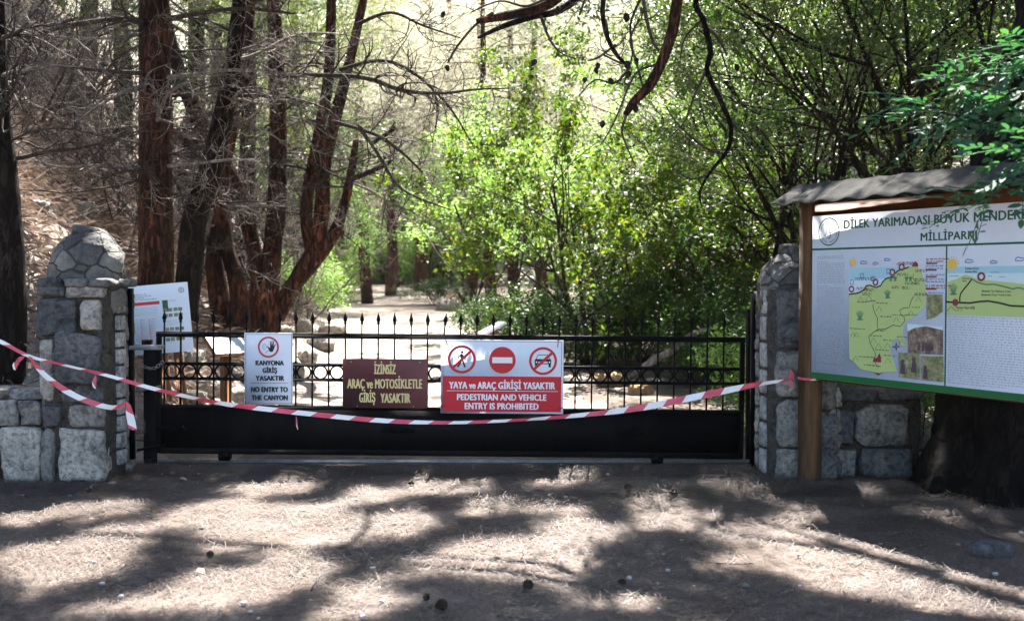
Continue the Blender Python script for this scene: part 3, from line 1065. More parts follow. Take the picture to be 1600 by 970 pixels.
mb = MB().disc(S.u(1137), S.v(324), 9 * S.k, 0.0014).disc(S.u(1283), S.v(324), 9 * S.k, 0.0014).rect(S.u(1158), S.v(334), S.u(1262), S.v(318), 0.0014)
mb.build('headlight_symbol', M['white'], s3)
mb = MB()
S.t(lm(), 'YAYA ve ARAÇ GİRİŞİ YASAKTIR', 152, 1350, 553, 627, 0.0014, 0, 0.035)
S.t(lm(), 'PEDESTRIAN AND VEHICLE', 243, 1253, 690, 756, 0.0014, 0, 0.035)
S.t(lm(), 'ENTRY IS PROHIBITED', 330, 1165, 790, 858, 0.0014, 0, 0.035)
lines('lettering', M['white'], s3)
MB().rect(S.u(130), S.v(655), S.u(1380), S.v(650), 0.0014).build('dividing_line', M['white'], s3)
for pts in ([(110, 68), (118, 100), (134, 140)], [(1380, 55), (1377, 110), (1374, 158)]):
    tie_mb([(S.u(x), -0.004, S.v(y)) for x, y in pts]).build('cable_tie', M['cable_tie'], s3)
for pts in ([(50, 832), (90, 828), (122, 824)], [(1380, 848), (1430, 836), (1446, 836)]):
    tie_mb([(S.u(x), -0.003, S.v(y)) for x, y in pts]).build('cable_tie', M['cable_tie'], s3)

# ------------------------------------------------------------------ the map board
DU = Vector((0.489, -0.872, 0)).normalized()
BO = Vector((2.297, 8.10, 0.834))
BRZ = math.atan2(DU.y, DU.x)
def buv(px, py):
    d = ray(px, py)
    kk = d.x / d.y
    u = (BO.y * kk - BO.x) / (DU.x - DU.y * kk)
    Y = BO.y + DU.y * u
    return (u, EYE + d.z / d.y * Y - BO.z)
board = thing('map_board', 'roofed wooden park information board with a drawn map in front of the right pillar', 'notice board', (BO.x, BO.y, 0), BRZ)
BH = buv(1268, 338)[1]
BW = 2.47
z0 = BO.z
for u in (-0.075, BW + 0.075):
    MB().box((u, 0.07, 1.10), (0.13, 0.13, 2.20), 0, None, 0.002).build('post', M['wood'], board)
MB().box((BW / 2, 0.065, z0 + BH + 0.045), (BW + 0.02, 0.06, 0.10), 0, None, 0.005).build('top_beam', M['wood_beam'], board)
MB().box((BW / 2, 0.065, z0 + 0.03), (BW + 0.02, 0.05, 0.09), 0, None, 0.005).build('bottom_beam', M['wood_beam'], board)
# corrugated roof sheet over the board
def roof_sheet(ya, za, yb, zb):
    n, mrow = 150, 5
    u0, u1 = -0.21, BW + 0.3
    vs, fs = [], []
    for layer in (0, 1):
        for j in range(mrow + 1):
            t = j / mrow
            for i in range(n + 1):
                u = u0 + (u1 - u0) * i / n
                zz = za + (zb - za) * t + 0.011 * math.sin(u * 2 * math.pi / 0.25) * (0.35 + 0.65 * t) - layer * 0.007
                vs.append((u, ya + (yb - ya) * t, zz + 0.003 * mnoise.noise(Vector((u * 3, t, 0)))))
    st = (n + 1) * (mrow + 1)
    for j in range(mrow):
        for i in range(n):
            a = j * (n + 1) + i
            fs.append((a, a + 1, a + n + 2, a + n + 1))
            fs.append((st + a, st + a + n + 1, st + a + n + 2, st + a + 1))
    for i in range(n):
        a = mrow * (n + 1) + i
        fs.append((a, a + 1, st + a + 1, st + a))
    for j in range(mrow):
        for i in (0, n):
            a = j * (n + 1) + i
            fs.append((a, a + n + 1, st + a + n + 1, st + a))
    return MB().add(vs, fs)
roof_sheet(0.07, 2.335, -0.23, 2.165).build('roof_sheet', M['roof'], board, True)
roof_sheet(0.072, 2.332, 0.38, 2.165).build('roof_sheet', M['roof'], board, True)
MB().box((BW / 2, 0.07, 2.272), (BW + 0.40, 0.05, 0.06)).build('ridge_beam', M['wood_beam'], board)

pan = MB().box((BW / 2, 0.016, z0 + BH / 2), (BW, 0.024, BH), 0, None, 0.002).build('map_panel', M['board_white'], board)
def bl(pts):                                       # photo pixels -> panel plane, in the board's frame
    out = []
    for x, y in pts:
        u, v = buv(x, y)
        out.append((u, v + z0))
    return out
c4 = lambda pts: bl([(1260 + x * 0.1546, 320 + y * 0.1546) for x, y in pts])
c5 = lambda pts: bl([(1260 + x * 0.1753, 460 + y * 0.1753) for x, y in pts])
c6 = lambda pts: bl([(1460 + x * 0.1547, 320 + y * 0.1547) for x, y in pts])
c7 = lambda pts: bl([(1460 + x * 0.1857, 460 + y * 0.1856) for x, y in pts])
W1, W2, W3, W4 = -0.003, -0.0022, -0.0014, -0.0006     # panel front is at local y = 0.004
VH = c4([(60, 452)])[0][1]                         # height of the green rule under the title
UD = c6([(120, 500)])[0][0]                        # the green divider between the panels
VB = c5([(50, 690)])[0][1]                         # top of the green band
MB().rect(0, z0 + 0.0015, BW, VB, W1).build('green_band', M['green_band'], pan)
MB().rect(0, VH - 0.007, BW, VH + 0.007, W1).rect(UD - 0.006, VB, UD + 0.006, VH - 0.007, W1).build('green_rule', M['green_print'], pan)
mb = MB()
ta = c4([(375, 240), (375, 160)])
capt = ta[1][1] - ta[0][1]
ua = ta[0][0]
ue = c6([(890, 165)])[0][0]
text(lm(), 'DİLEK YARIMADASI BÜYÜK MENDERES', (ua + ue) / 2 + 0.035, ta[0][1], capt, (ue - ua) + 0.07, W1, 0, 0.03)
text(lm(), 'DELTASI', ue + 0.30, ta[0][1], capt, 0.30, W1, 0, 0.03)
tb = c4([(1150, 365), (1150, 287)])
ub = c6([(427, 355)])[0][0]
text(lm(), 'MİLLİPARKI', (tb[0][0] + ub) / 2, tb[0][1], tb[1][1] - tb[0][1], ub - tb[0][0], W1, 0, 0.03)
lines('title_lettering', M['green_print'], pan)
# round emblem
lc = c4([(223, 272)])[0]
top = c4([(223, 130)])[0][1]
LR = top - lc[1]
mb = MB().annulus(lc[0], lc[1], LR * 0.92, LR, W1)
for qi, (ch0, a0, a1, flip) in enumerate((('DOĞA KORUMA VE MİLLİ PARKLAR', 215, -10, 1), ('GENEL MÜDÜRLÜĞÜ', 225, 345, -1))):
    for i, c in enumerate(ch0):
        if c == ' ':
            continue
        a = R(a0 + (a1 - a0) * i / (len(ch0) - 1))
        V, F = glyphs(c, 0.02)
        sc_ = LR * 0.17
        w_ = (V[:, 0].max() + V[:, 0].min()) / 2
        X = (V[:, 0] - w_) * sc_
        Z = (V[:, 1] - 0.34) * sc_
        rot = a - math.pi / 2 if flip > 0 else a + math.pi / 2
        cu, cv = lc[0] + LR * 0.76 * math.cos(a), lc[1] + LR * 0.76 * math.sin(a)
        XX = cu + X * math.cos(rot) - Z * math.sin(rot)
        ZZ = cv + X * math.sin(rot) + Z * math.cos(rot)
        mb.add(np.stack([XX, np.full(len(XX), -W1), ZZ], 1), F)
text(mb, '1958', lc[0], lc[1] - LR * 0.50, LR * 0.10, LR * 0.34, W1, 0, 0.02)
for o in (0, 0.07, 0.14):                          # the striped mountain-like letters
    e = lambda x, y: (lc[0] + x * LR, lc[1] + y * LR)
    mb.line([e(-0.42 + o, -0.34), e(-0.24 + o, 0.12), e(-0.12 + o, -0.30 + o), e(0.06 + o * .5, 0.36 - o), e(0.10 + o * .5, -0.34)], LR * 0.035, W1)
    mb.line([e(0.10, 0.38 - o), e(0.30 - o, 0.36 - o), e(0.46 - o, 0.22 - o * .4), e(0.44 - o, 0.0), e(0.26 - o * .3, -0.10), e(0.16, -0.10 + o * .3)], LR * 0.03, W1)
mb.build('emblem', M['green_print'], pan)

rb = random.Random(4)
def paragraph(mb, u0, u1, v0, v1, rows_, th, gaps=0.12, mi=0, w=W1):
    dv = (v0 - v1) / rows_
    short = False
    for i in range(rows_):
        v = v0 - i * dv
        if rb.random() < gaps and not short:
            short = True
            if rb.random() < 0.6:
                continue
        u = u0
        end = u0 + (u1 - u0) * (rb.uniform(0.25, 0.75) if short and rb.random() < .7 else rb.uniform(0.90, 1.0))
        short = False
        while u < end:
            l = min(rb.uniform(0.008, 0.034), end - u)
            n = max(1, int(l / 0.0042))
            for q in range(n):                     # each dash stands for one tiny printed letter
                hgt = th * rb.choice((0.65, 0.65, 1.0, 0.8))
                mb.rect(u + q * 0.0042, v, u + q * 0.0042 + 0.0030, v + hgt, w, mi)
            u += l + 0.006
a = c4([(108, 530)])[0]
b = c4([(400, 530)])[0]
bt = c5([(90, 690)])[0]
mb = MB()
paragraph(mb, a[0], b[0], a[1], bt[1] + 0.012, 66, 0.009)
a = c7([(115, 190)])[0]
bt = c7([(125, 790)])[0]
paragraph(mb, a[0], BW - 0.09, a[1], bt[1] + 0.02, 27, 0.009, 0.2)
mb.build('small_print', M['grey_print'], pan)

sea = c4([(427, 640), (1000, 628), (1000, 745), (427, 755)])
MB().flat(sea, W1).build('sea_print', M['sea'], pan)
MB().flat(c4([(427, 755), (1000, 745), (900, 860), (600, 860), (427, 900)]), W1).build('sea_print', M['pale_sea'], pan)
green = c4([(425, 905), (545, 880), (590, 850), (600, 815), (640, 815), (700, 835), (755, 815), (765, 790), (800, 750), (860, 730), (880, 720), (930, 665), (1030, 630), (1100, 620), (1145, 650), (1165, 690), (1195, 790), (1200, 920)]) + \
    c5([(1062, 60), (1060, 100), (1010, 150), (960, 200), (880, 240), (855, 310), (860, 370), (890, 455), (840, 460), (825, 400), (790, 395), (760, 430), (745, 500), (770, 580), (790, 640), (805, 688), (700, 690), (640, 700), (590, 690), (480, 665), (420, 600), (380, 570), (375, 300)])
MB().flat(green, W2).build('map_area', M['map_green'], pan)
mb = MB()
mb.line(c4([(427, 905), (520, 892), (545, 880), (585, 858), (600, 820), (640, 812), (700, 835), (752, 815), (765, 785), (800, 748), (860, 728), (890, 730), (880, 705), (930, 662), (980, 650), (1035, 628)]), 0.010, W3)
mb.line(c5([(520, 65), (615, 55), (590, 100), (605, 160), (632, 210), (630, 280), (640, 310), (700, 310), (770, 272), (835, 285), (875, 235), (870, 200), (840, 180), (830, 140), (870, 118), (915, 118), (930, 60), (955, 15)]), 0.005, W3)
mb.line(c5([(640, 310), (590, 340), (555, 370), (565, 430), (590, 480), (612, 520), (612, 610), (640, 650)]), 0.005, W3)
for x, y in ((480, 40), (555, 25), (645, 125), (800, 220), (930, 160), (995, 40), (445, 355), (415, 355), (640, 455), (720, 450), (595, 405), (725, 585), (435, 568), (850, 420)):
    mb.line(c5([(x - 26, y + 26), (x, y - 20), (x + 28, y + 26)]), 0.003, W3)
mb.line(c4([(1080, 790), (1110, 800), (1095, 770), (1075, 740), (1080, 700)]), 0.004, W3)
for x, y, l in ((620, 855, 50), (590, 895, 50), (945, 700, 60), (985, 835, 40), (1125, 755, 60), (880, 830, 40), (1035, 790, 80), (1125, 900, 70), (545, 745, 110)):
    for row in (0, 16):
        q = c4([(x - l / 2, y + row)])[0]
        paragraph(mb, q[0], q[0] + l * 0.0017, q[1], q[1] - 0.001, 1, 0.008, 0, 0, W3)
for x, y, l in ((480, 70, 50), (650, 80, 60), (685, 200, 60), (800, 185, 80), (910, 185, 60), (640, 325, 50), (600, 370, 60), (715, 410, 60), (830, 380, 50), (720, 545, 60), (560, 630, 90), (520, 555, 110), (430, 305, 80), (650, 495, 70), (960, 118, 40)):
    q = c5([(x - l / 2, y)])[0]
    paragraph(mb, q[0], q[0] + l * 0.0018, q[1], q[1] - 0.001, 1, 0.009, 0, 0, W3)
for a5 in (0, 1, 2, 3):
    an = a5 * math.pi / 2
    cx, cy = 800, 465
    mb.flat(c5([(cx + 42 * math.cos(an), cy + 48 * math.sin(an)), (cx + 9 * math.cos(an + .8), cy + 9 * math.sin(an + .8)), (cx + 9 * math.cos(an - .8), cy + 9 * math.sin(an - .8))]), W3)
mb.build('map_lines', M['black'], pan)
def clump(x, y, f, s=1.0):
    mb = MB()
    for i in range(-4, 5):
        tip = (x + i * 7.5 * s, y - (34 - abs(i) * 4.5 + (i % 2) * 5) * s)
        mb.line(f([(x + i * 2.0 * s, y + 24 * s), (x + i * 5 * s, y - 2 * s), tip]), 0.0035, W3 - 0.00003 * i)
    mb.flat(f([(x - 26 * s, y + 34 * s), (x - 12 * s, y + 24 * s), (x + 14 * s, y + 24 * s), (x + 28 * s, y + 33 * s), (x, y + 40 * s)]), W3 + 0.0002)
    mb.build('plant_drawing', M['plant_print'], pan)
clump(475, 185, c5, 1.2)
clump(818, 900, c4, 1.2)
for x in (850, 895, 1010, 1050):
    clump(x, 745, c4, 0.7)
clump(190, 850, c6, 1.6)
mb = MB()
mb.line(c6([(385, 755), (440, 785), (520, 805), (600, 802), (700, 825), (790, 850), (850, 835), (900, 850)]), 0.010, W3)
mb.build('trail_line', M['plant_print'], pan)
mb = MB()
for x, y in ((455, 852), (697, 782), (867, 682), (962, 630)):
    q = c4([(x, y)])[0]
    MB().annulus(q[0], q[1], 0.014, 0.026, W4).build('beach_mark', M['maroon'], pan)
q = c6([(472, 725)])[0]
MB().annulus(q[0], q[1], 0.016, 0.03, W4).build('beach_mark', M['maroon'], pan)
q = c7([(175, 67)])[0]
MB().disc(q[0], q[1], 0.024, W4).build('route_mark', M['maroon'], pan)
for q5 in ([(590, 600), (600, 560), (625, 570), (650, 520), (665, 560), (665, 605)], [(600, 690), (650, 700), (690, 690), (640, 720)]):
    MB().flat(c5(q5), W4).build('village_mark', M['maroon'], pan)
MB().flat(c4([(1065, 625), (1075, 590), (1100, 570), (1125, 590), (1130, 625)]), W4).build('village_mark', M['maroon'], pan)
for x0_, x1_, y in ((1210, 1320, 592), (1205, 1315, 658), (1205, 1315, 726), (1205, 1312, 850)):
    MB().line(c4([(x0_, y), (x1_, y)]), 0.010, W3).build('legend_bar', M['maroon'], pan)
for x, y, l in ((1210, 540, 110), (1210, 565, 90), (1205, 805, 130), (1205, 830, 95), (505, 828, 70), (500, 845, 80), (925, 575, 80), (910, 592, 110), (1095, 648, 70), (1100, 664, 60)):
    q = c4([(x, y)])[0]
    paragraph(mb, q[0], q[0] + l * 0.0017, q[1] - 0.01, q[1] - 0.011, 1, 0.010, 0, 0, W4)
mb.build('map_marks', M['maroon'], pan)
mb = MB()
def cloud(x, y, f, s):
    MB().line(f([(x - 35 * s, y + 12 * s), (x - 30 * s, y - 6 * s), (x - 10 * s, y - 16 * s), (x + 8 * s, y - 8 * s), (x + 26 * s, y - 10 * s), (x + 36 * s, y + 8 * s), (x + 5 * s, y + 14 * s), (x - 35 * s, y + 12 * s)]), 0.006, W3).build('cloud_drawing', M['blue_print'], pan)
for x, y, s in ((578, 582, 1.0), (698, 592, .8), (817, 552, .9)):
    cloud(x, y, c4, s)
for x, y, s in ((350, 567, 1.2), (597, 577, 1.0), (860, 547, 1.3)):
    cloud(x, y, c6, s)
for x, y in ((457, 782), (560, 716), (673, 748), (828, 672)):
    q = c4([(x, y)])[0]
    sq = MB()
    sq.frame(q[0] - 0.018, q[1] - 0.018, q[0] + 0.018, q[1] + 0.018, 0.006, W3)
    sq.build('parking_mark', M['blue_print'], pan)
for y in (612, 638, 700, 745, 770, 882):
    q = c4([(1205, y)])[0]
    paragraph(mb, q[0], q[0] + 0.16, q[1] - 0.008, q[1] - 0.009, 1, 0.010, 0, 0, W4)
for p_ in ([(150, 720), (245, 720)], [(560, 682), (655, 680)], [(540, 720), (580, 719)], [(650, 728), (715, 728)]):
    mb.line(c6(p_), 0.004, W3)
mb.build('blue_drawing', M['blue_print'], pan)
for f, x, y, r in ((c4, 467, 582, 0.034), (c6, 180, 598, 0.052)):
    q = f([(x, y)])[0]
    mb = MB().disc(q[0], q[1], r * 0.66, W3)
    for i in range(14):
        an = i * 2 * math.pi / 14
        mb.line([(q[0] + r * .8 * math.cos(an), q[1] + r * .8 * math.sin(an)), (q[0] + r * math.cos(an), q[1] + r * math.sin(an))], 0.006, W3)
    mb.build('sun_drawing', M['sun_print'], pan)
# right hand map
q1 = c6([(133, 625)])[0]
q2 = c6([(133, 735)])[0]
MB().flat([(UD + 0.008, q1[1] - .045), (BW - 0.02, q1[1] - .045), (BW - 0.02, q1[1]), (UD + 0.008, q1[1])], W1).build('sea_print', M['sea'], pan)
gb = c7([(120, 170)])[0][1]
MB().flat([(UD + 0.008, gb), (BW - 0.02, gb), (BW - 0.02, q1[1] - .045), (UD + 0.008, q1[1] - .045)], W1).build('sea_print', M['pale_sea'], pan)
gl = c6([(135, 775), (230, 745), (280, 718), (310, 705), (360, 720), (450, 755), (620, 770), (905, 800)])
e = gl[-1]
MB().flat([(UD + 0.008, gb)] + [(BW - 0.02, gb), (BW - 0.02, e[1] - 0.03), (BW - 0.3, e[1] + 0.01)] + [(max(p[0], UD + 0.008), p[1]) for p in reversed(gl)], W2).build('map_area', M['map_green'], pan)
mb = MB()
mb.line(c6([(380, 745), (340, 800), (290, 860), (262, 900), (255, 940), (255, 975)]), 0.010, W3)
r_ = c7([(98, 62), (175, 67), (300, 72), (380, 60), (450, 55), (540, 70), (640, 95), (750, 100)])
mb.line(r_ + [(BW - 0.03, r_[-1][1] + 0.02)], 0.012, W3)
def small(mb, f, s, x, y0_, y1_, wd):
    a_ = f([(x, y1_)])[0]
    b_ = f([(x + wd, y1_)])[0]
    c_ = f([(x, y0_)])[0]
    text(mb, s, (a_[0] + b_[0]) / 2, a_[1], c_[1] - a_[1], b_[0] - a_[0], W3, 0, 0.02)
small(mb, c6, 'Karasu Koyu', 310, 632, 652, 137)
small(mb, c6, 'Karasu Bay', 310, 664, 684, 120)
small(mb, c6, 'Botanik Tur Parkuru 2 km.', 480, 860, 880, 292)
small(mb, c6, 'Botanical Tour Track 2 km.', 473, 896, 916, 302)
small(mb, c6, 'Bozburun', 282, 734, 750, 80)
small(mb, c6, 'Batı', 282, 762, 776, 42)
small(mb, c7, 'Karasu Tepe (Hill)', 182, 98, 118, 157)
small(mb, c7, '381 m', 185, 128, 138, 45)
mb.line(c7([(108, 138), (140, 98), (178, 140)]), 0.004, W3)
mb.build('map_lines', M['black'], pan)
# printed photographs: each its own piece with its own printed colours
def photo_mat(name, cols, sc):
    m, nt, out = new_mat(name)
    n = noise_tex(nt, sc, 6, 0.8)
    nt.links.new(pbsdf(nt, ramp(nt, n, [(0.28 + 0.44 * i / (len(cols) - 1), c) for i, c in enumerate(cols)]), 0.4, 0.4), out.inputs[0])
    return m
PM1 = photo_mat('printed shrubs', [(0.02, 0.03, 0.015), (0.12, 0.15, 0.05), (0.30, 0.29, 0.17), (0.6, 0.55, 0.5)], 16)
PM2 = photo_mat('printed hillside', [(0.02, 0.015, 0.02), (0.10, 0.07, 0.06), (0.26, 0.20, 0.15), (0.6, 0.57, 0.45)], 18)
def photo(pts, mat, people):
    o = MB().flat(pts, W3).build('printed_photo', mat, pan)
    us = [p[0] for p in pts]
    vs = [p[1] for p in pts]
    for (a, b, s) in people:
        mb = MB()
        u = min(us) + a * (max(us) - min(us))
        v = min(vs) + b * (max(vs) - min(vs))
        mb.flat([(u - s * .45, v), (u + s * .45, v), (u + s * .4, v + s * 1.4), (u - s * .3, v + s * 1.5)], W4)
        mb.disc(u, v + s * 1.75, s * 0.3, W4, 0, 12)
        mb.build('printed_figure', M['figure'], o)
photo(c5([(1068, 225), (1070, 0), (1212, 0), (1215, 150), (1150, 200)]), PM1, [])
ph = c5([(905, 520), (898, 258), (1218, 290), (1218, 538)])
photo(ph, PM2, [(.33, .12, .022), (.45, .1, .022), (.55, .12, .024), (.62, .1, .022), (.7, .14, .022)])
MB().flat(c5([(898, 258), (1218, 290), (1218, 318), (1060, 282), (960, 300), (900, 330)]), W4).build('printed_sky', M['pale_sea'], pan)
photo(c5([(825, 735), (820, 515), (1008, 532), (1010, 757)]), PM1, [(.2, .15, .05), (.72, .25, .05)])
photo(c5([(1022, 760), (1018, 548), (1220, 552), (1225, 780)]), PM1, [(.2, .05, .045)])

# ------------------------------------------------------------------ barrier tape
def tape(name, label, path, wds, parent=None, stripe=0.15, seed=0, twist=0.5, sub=14):
    """path: points; striped ribbon standing on edge, waving a little"""
    pts = [Vector(p) for p in path]
    fine, wf = [], []
    for i in range(len(pts) - 1):                  # Catmull-Rom through the points
        a, b, c, d = pts[max(0, i - 1)], pts[i], pts[i + 1], pts[min(len(pts) - 1, i + 2)]
        for q in range(sub):
            t = q / sub
            fine.append(0.5 * ((2 * b) + (c - a) * t + (2 * a - 5 * b + 4 * c - d) * t * t + (3 * b - a - 3 * c + d) * t ** 3))
            wf.append(wds[i] + (wds[i + 1] - wds[i]) * t)
    fine.append(pts[-1])
    wf.append(wds[-1])
    s = [0.0]
    for i in range(1, len(fine)):
        s.append(s[-1] + (fine[i] - fine[i - 1]).length)
    def at(q):
        q = min(max(q, 0), s[-1] - 1e-6)
        i = int(np.searchsorted(s, q, side='right')) - 1
        i = min(i, len(fine) - 2)
        t = (q - s[i]) / max(1e-9, s[i + 1] - s[i])
        p = fine[i].lerp(fine[i + 1], t)
        T = (fine[i + 1] - fine[i]).normalized()
        up = Vector((0, 0, 1))
        if abs(T.z) > 0.85:
            up = Vector((1, 0, 0.3))
        up = (up - T * T.dot(up)).normalized()
        side = T.cross(up)
        a = twist * mnoise.noise(Vector((q * 1.6, seed * 7.7, 0))) + 0.25 * mnoise.noise(Vector((q * 6, seed, 4)))
        n_ = up * math.cos(a) + side * math.sin(a)
        w_ = wf[i] + (wf[i + 1] - wf[i]) * t
        return p, n_, w_
    mb = MB()
    rows_ = 4
    ds = 0.025
    total = s[-1]
    n = max(3, int(total / ds))
    skew = 0.05
    vs = []
    for i in range(n + 1):
        for j in range(rows_ + 1):
            f = j / rows_ - 0.5
            q = total * i / n + f * skew
            p, nn, w_ = at(q)
            wav = 0.006 * mnoise.noise(Vector((q * 9, f * 2, seed)))
            vs.append(p + nn * (f * w_) + Vector((0, wav, 0)))
    fs, ms = [], []
    for i in range(n):
        kx = int(total * (i + 0.5) / n / stripe) % 2
        for j in range(rows_):
            a = i * (rows_ + 1) + j
            fs.append((a, a + 1, a + rows_ + 2, a + rows_ + 1))
            ms.append(kx)
    mb.add([tuple(v) for v in vs], fs, ms)
    o = mb.build(name, [M['tape_red'], M['tape_white']], parent, True)
    if label:
        tag(o, label, 'tape')
    return o
TY = 8.06
def tp(px, py, Y=TY): return P(px, py, Y)
post_uv = BO + DU * (-0.1)
main_pts = [tp(-260, 446, 7.5), tp(-120, 492, 7.8), tp(-10, 529, 8.0), tp(45, 556, 8.05), tp(100, 570), tp(170, 587), tp(240, 607), tp(330, 627), tp(400, 637), tp(500, 648), tp(600, 657), tp(700, 660), tp(800, 656.5), tp(900, 649), tp(1000, 637), tp(1100, 617), tp(1180, 601), tp(1236, 593, 8.03)]
main_w = [.040, .036, .030, .024, .019, .025, .030, .036, .037, .037, .036, .026, .022, .032, .047, .053, .040, .012]
mt = tape('barrier_tape', 'long red and white barrier tape stretched across the gate to the board post', main_pts, main_w, seed=1, twist=0.85)
# the loop around the board post and knots
pc = Vector((BO.x, BO.y, 0)) + DU * (-0.075) + Vector((-DU.y, DU.x, 0)) * 0.07
zz = tp(1236, 593, 8.03).z
loop = []
for i in range(9):
    a = BRZ + math.pi * 0.25 + i * math.pi / 4
    loop.append(Vector((pc.x + 0.094 * math.cos(a), pc.y + 0.094 * math.sin(a), zz - 0.004)))
tape('post_loop', None, loop, [.02] * 9, mt, seed=2, twist=0.1, sub=4)
kp = tp(1236, 593, 8.0)
tape('loose_end', None, [kp, kp + Vector((0.005, -0.01, 0.035)), kp + Vector((-0.012, -0.012, 0.075))], [.02, .035, .02], mt, seed=3, sub=6, stripe=.3)
tape('loose_end', None, [kp, kp + Vector((-0.006, -0.012, -0.03)), kp + Vector((-0.002, -0.015, -0.055))], [.02, .03, .025], mt, seed=4, sub=6)
for px, py, dx, dz, w_ in ((463, 650, 0.01, -0.10, 0.014), (150, 586, -0.012, -0.10, 0.03), (38, 556, -0.05, -0.06, 0.035), (36, 556, -0.07, -0.10, 0.04)):
    kp = tp(px, py, 8.04)
    tape('loose_end', None, [kp, kp + Vector((dx * .6, -0.015, dz * .45)), kp + Vector((dx, -0.01, dz))], [w_ * .5, w_, w_ * .9], mt, seed=px, sub=6, stripe=0.09)
t2 = tape('barrier_tape', 'short sagging red and white tape hanging across the left stone pillar', [tp(46, 556, 8.03), tp(62, 578, 8.06), tp(85, 598, 8.08), tp(115, 617, 8.08), tp(150, 631, 8.08), tp(180, 636.5, 8.08), tp(199, 628, 8.1)], [.015, .035, .042, .044, .042, .036, .02], seed=9, stripe=0.13)
tape('loose_end', None, [tp(199, 628, 8.1), tp(203, 648, 8.1), tp(208, 672, 8.1)], [.03, .06, .06], t2, seed=11, stripe=0.09, sub=8)

# ------------------------------------------------------------------ small boards behind the gate
IY = 10.55
q = P(205, 556, IY)
kk = 1650 / IY
info = thing('information_sign', 'white information sign with rows of pictures standing behind the left pillar', 'sign', (q.x, IY, q.z), 0.0, None, -0.085)
iw, ih = 98 / kk, 108 / kk
MB().box((iw / 2, 0.006, ih / 2), (iw, 0.01, ih), 0, None, 0.001).build('sign_panel', M['white'], info)
for px in (252, 276):
    lx = (px - 205) / kk
    MB().box((lx, 0.06, ih / 2 - 0.42), (0.085, 0.06, ih + 0.80), 0, None, 0.004).build('post', M['wood_old'], info)
S = Sign(0, 0, 1)
cs = 1.0 / 6.93 / kk                               # metres per crop pixel; crop x 75..725, y 75..845
U = lambda x: (x - 60) * cs
V_ = lambda y: ih - (y - 78) * cs
mb = MB().rect(U(66), V_(292), U(420), V_(258), 0.0005)
for x in (200, 290):
    for y in range(445, 700, 21):
        mb.rect(U(x - 6), V_(y + 9), U(x + 8), V_(y), 0.0005)
mb.build('red_band', M['red'], info)
mb = MB()
def dash(x0, x1, y, h=8):
    x = x0
    while x < x1:
        l = min(rb.uniform(10, 34), x1 - x)
        mb.rect(U(x), V_(y + h), U(x + l), V_(y), 0.0005)
        x += l + 7
for x0_, x1_, y in ((125, 290, 170), (95, 345, 190), (145, 262, 208), (95, 390, 226)):
    dash(x0_, x1_, y, 11)
for y in range(318, 400, 16):
    dash(100, 395, y, 5)
for x0_, x1_ in ((118, 185), (215, 270), (305, 365)):
    for y in range(445, 700, 21):
        dash(x0_, x1_ - rb.uniform(0, 25), y, 6)
dash(530, 600, 262, 8)
for y in (480, 500, 520):
    dash(450, 650, y, 4)
mb.build('small_print', M['grey_print'], info)
mb = MB().annulus(U(668), V_(160), 24 * cs, 30 * cs, 0.0005).annulus(U(668), V_(160), 8 * cs, 13 * cs, 0.0005)
mb.rect(U(450), V_(380), U(510), V_(255), 0.0005)
mb.build('green_mark', M['green_print'], info)
mb = MB()
for y in (345, 405, 555, 665):
    for x in (452, 507, 565, 615):
        MB().rect(U(x), V_(y + 36), U(x + 44), V_(y), 0.001).build('printed_picture', PM1, info)
MB().rect(U(62), V_(400), U(95), V_(330), 0.0005).build('yellow_mark', M['yellow'], info)

def lectern(name, label, px, py, Y, w, d, tilt, rz, hpost, mat, post_mat, face):
    q = P(px, py, Y)
    base = H(q.x, Y)
    r = thing(name, label, 'sign', (q.x, Y, base), rz)
    h = q.z - base
    Mx = Matrix.Translation((0, 0, h)) @ Euler((tilt, 0, 0)).to_matrix().to_4x4()
    pn = MB().box((0, 0, 0), (w, d, 0.03), 0, Mx, 0.003).build('tilted_panel', mat, r)
    MB().add([(-w * .46, -d * .46, 0.017), (w * .46, -d * .46, 0.017), (w * .46, d * .46, 0.017), (-w * .46, d * .46, 0.017)], [(0, 1, 2, 3)], 0, Mx).build('printed_face', face, pn)
    MB().box((0, 0.02, h / 2 - 0.05), (0.09, 0.09, h + 0.08), 0, None, 0.004).build('post', post_mat, r)
    return r
PM3 = photo_mat('printed pale leaflet', [(0.16, 0.22, 0.25), (0.36, 0.44, 0.48), (0.5, 0.55, 0.57)], 9)
lectern('lectern_sign', 'dark framed tilted reading panel behind the left end of the gate', 354, 538, 10.9, 0.42, 0.36, 0.62, 0.75, 0.6, M['wood_old'], M['wood_old'], PM3)
lectern('lectern_sign', 'white tilted panel showing just above the gate left of the dark bush', 768, 513, 13.2, 0.24, 0.34, 0.45, -1.15, 0.6, M['white'], M['wood_old'], M['white'])
w3 = lectern('wooden_lectern', 'small wooden lectern standing beside the bright path far behind the gate', 701, 466, 34.0, 0.55, 0.5, 0.7, -1.3, 0.6, M['wood_old'], M['wood_old'], M['wood_old'])

# ------------------------------------------------------------------ thin even haze volume, added to pale the distance
hz, hnt, hout = new_mat('haze')
hv = hnt.nodes.new('ShaderNodeVolumePrincipled')
hv.inputs['Color'].default_value = (0.97, 0.97, 0.95, 1)
hv.inputs['Density'].default_value = 0.00015
hv.inputs['Anisotropy'].default_value = 0.3
hnt.links.new(hv.outputs[0], hout.inputs['Volume'])
tag(MB().box((0, 70, 30), (200, 210, 64)).build('haze', hz), kind='stuff')

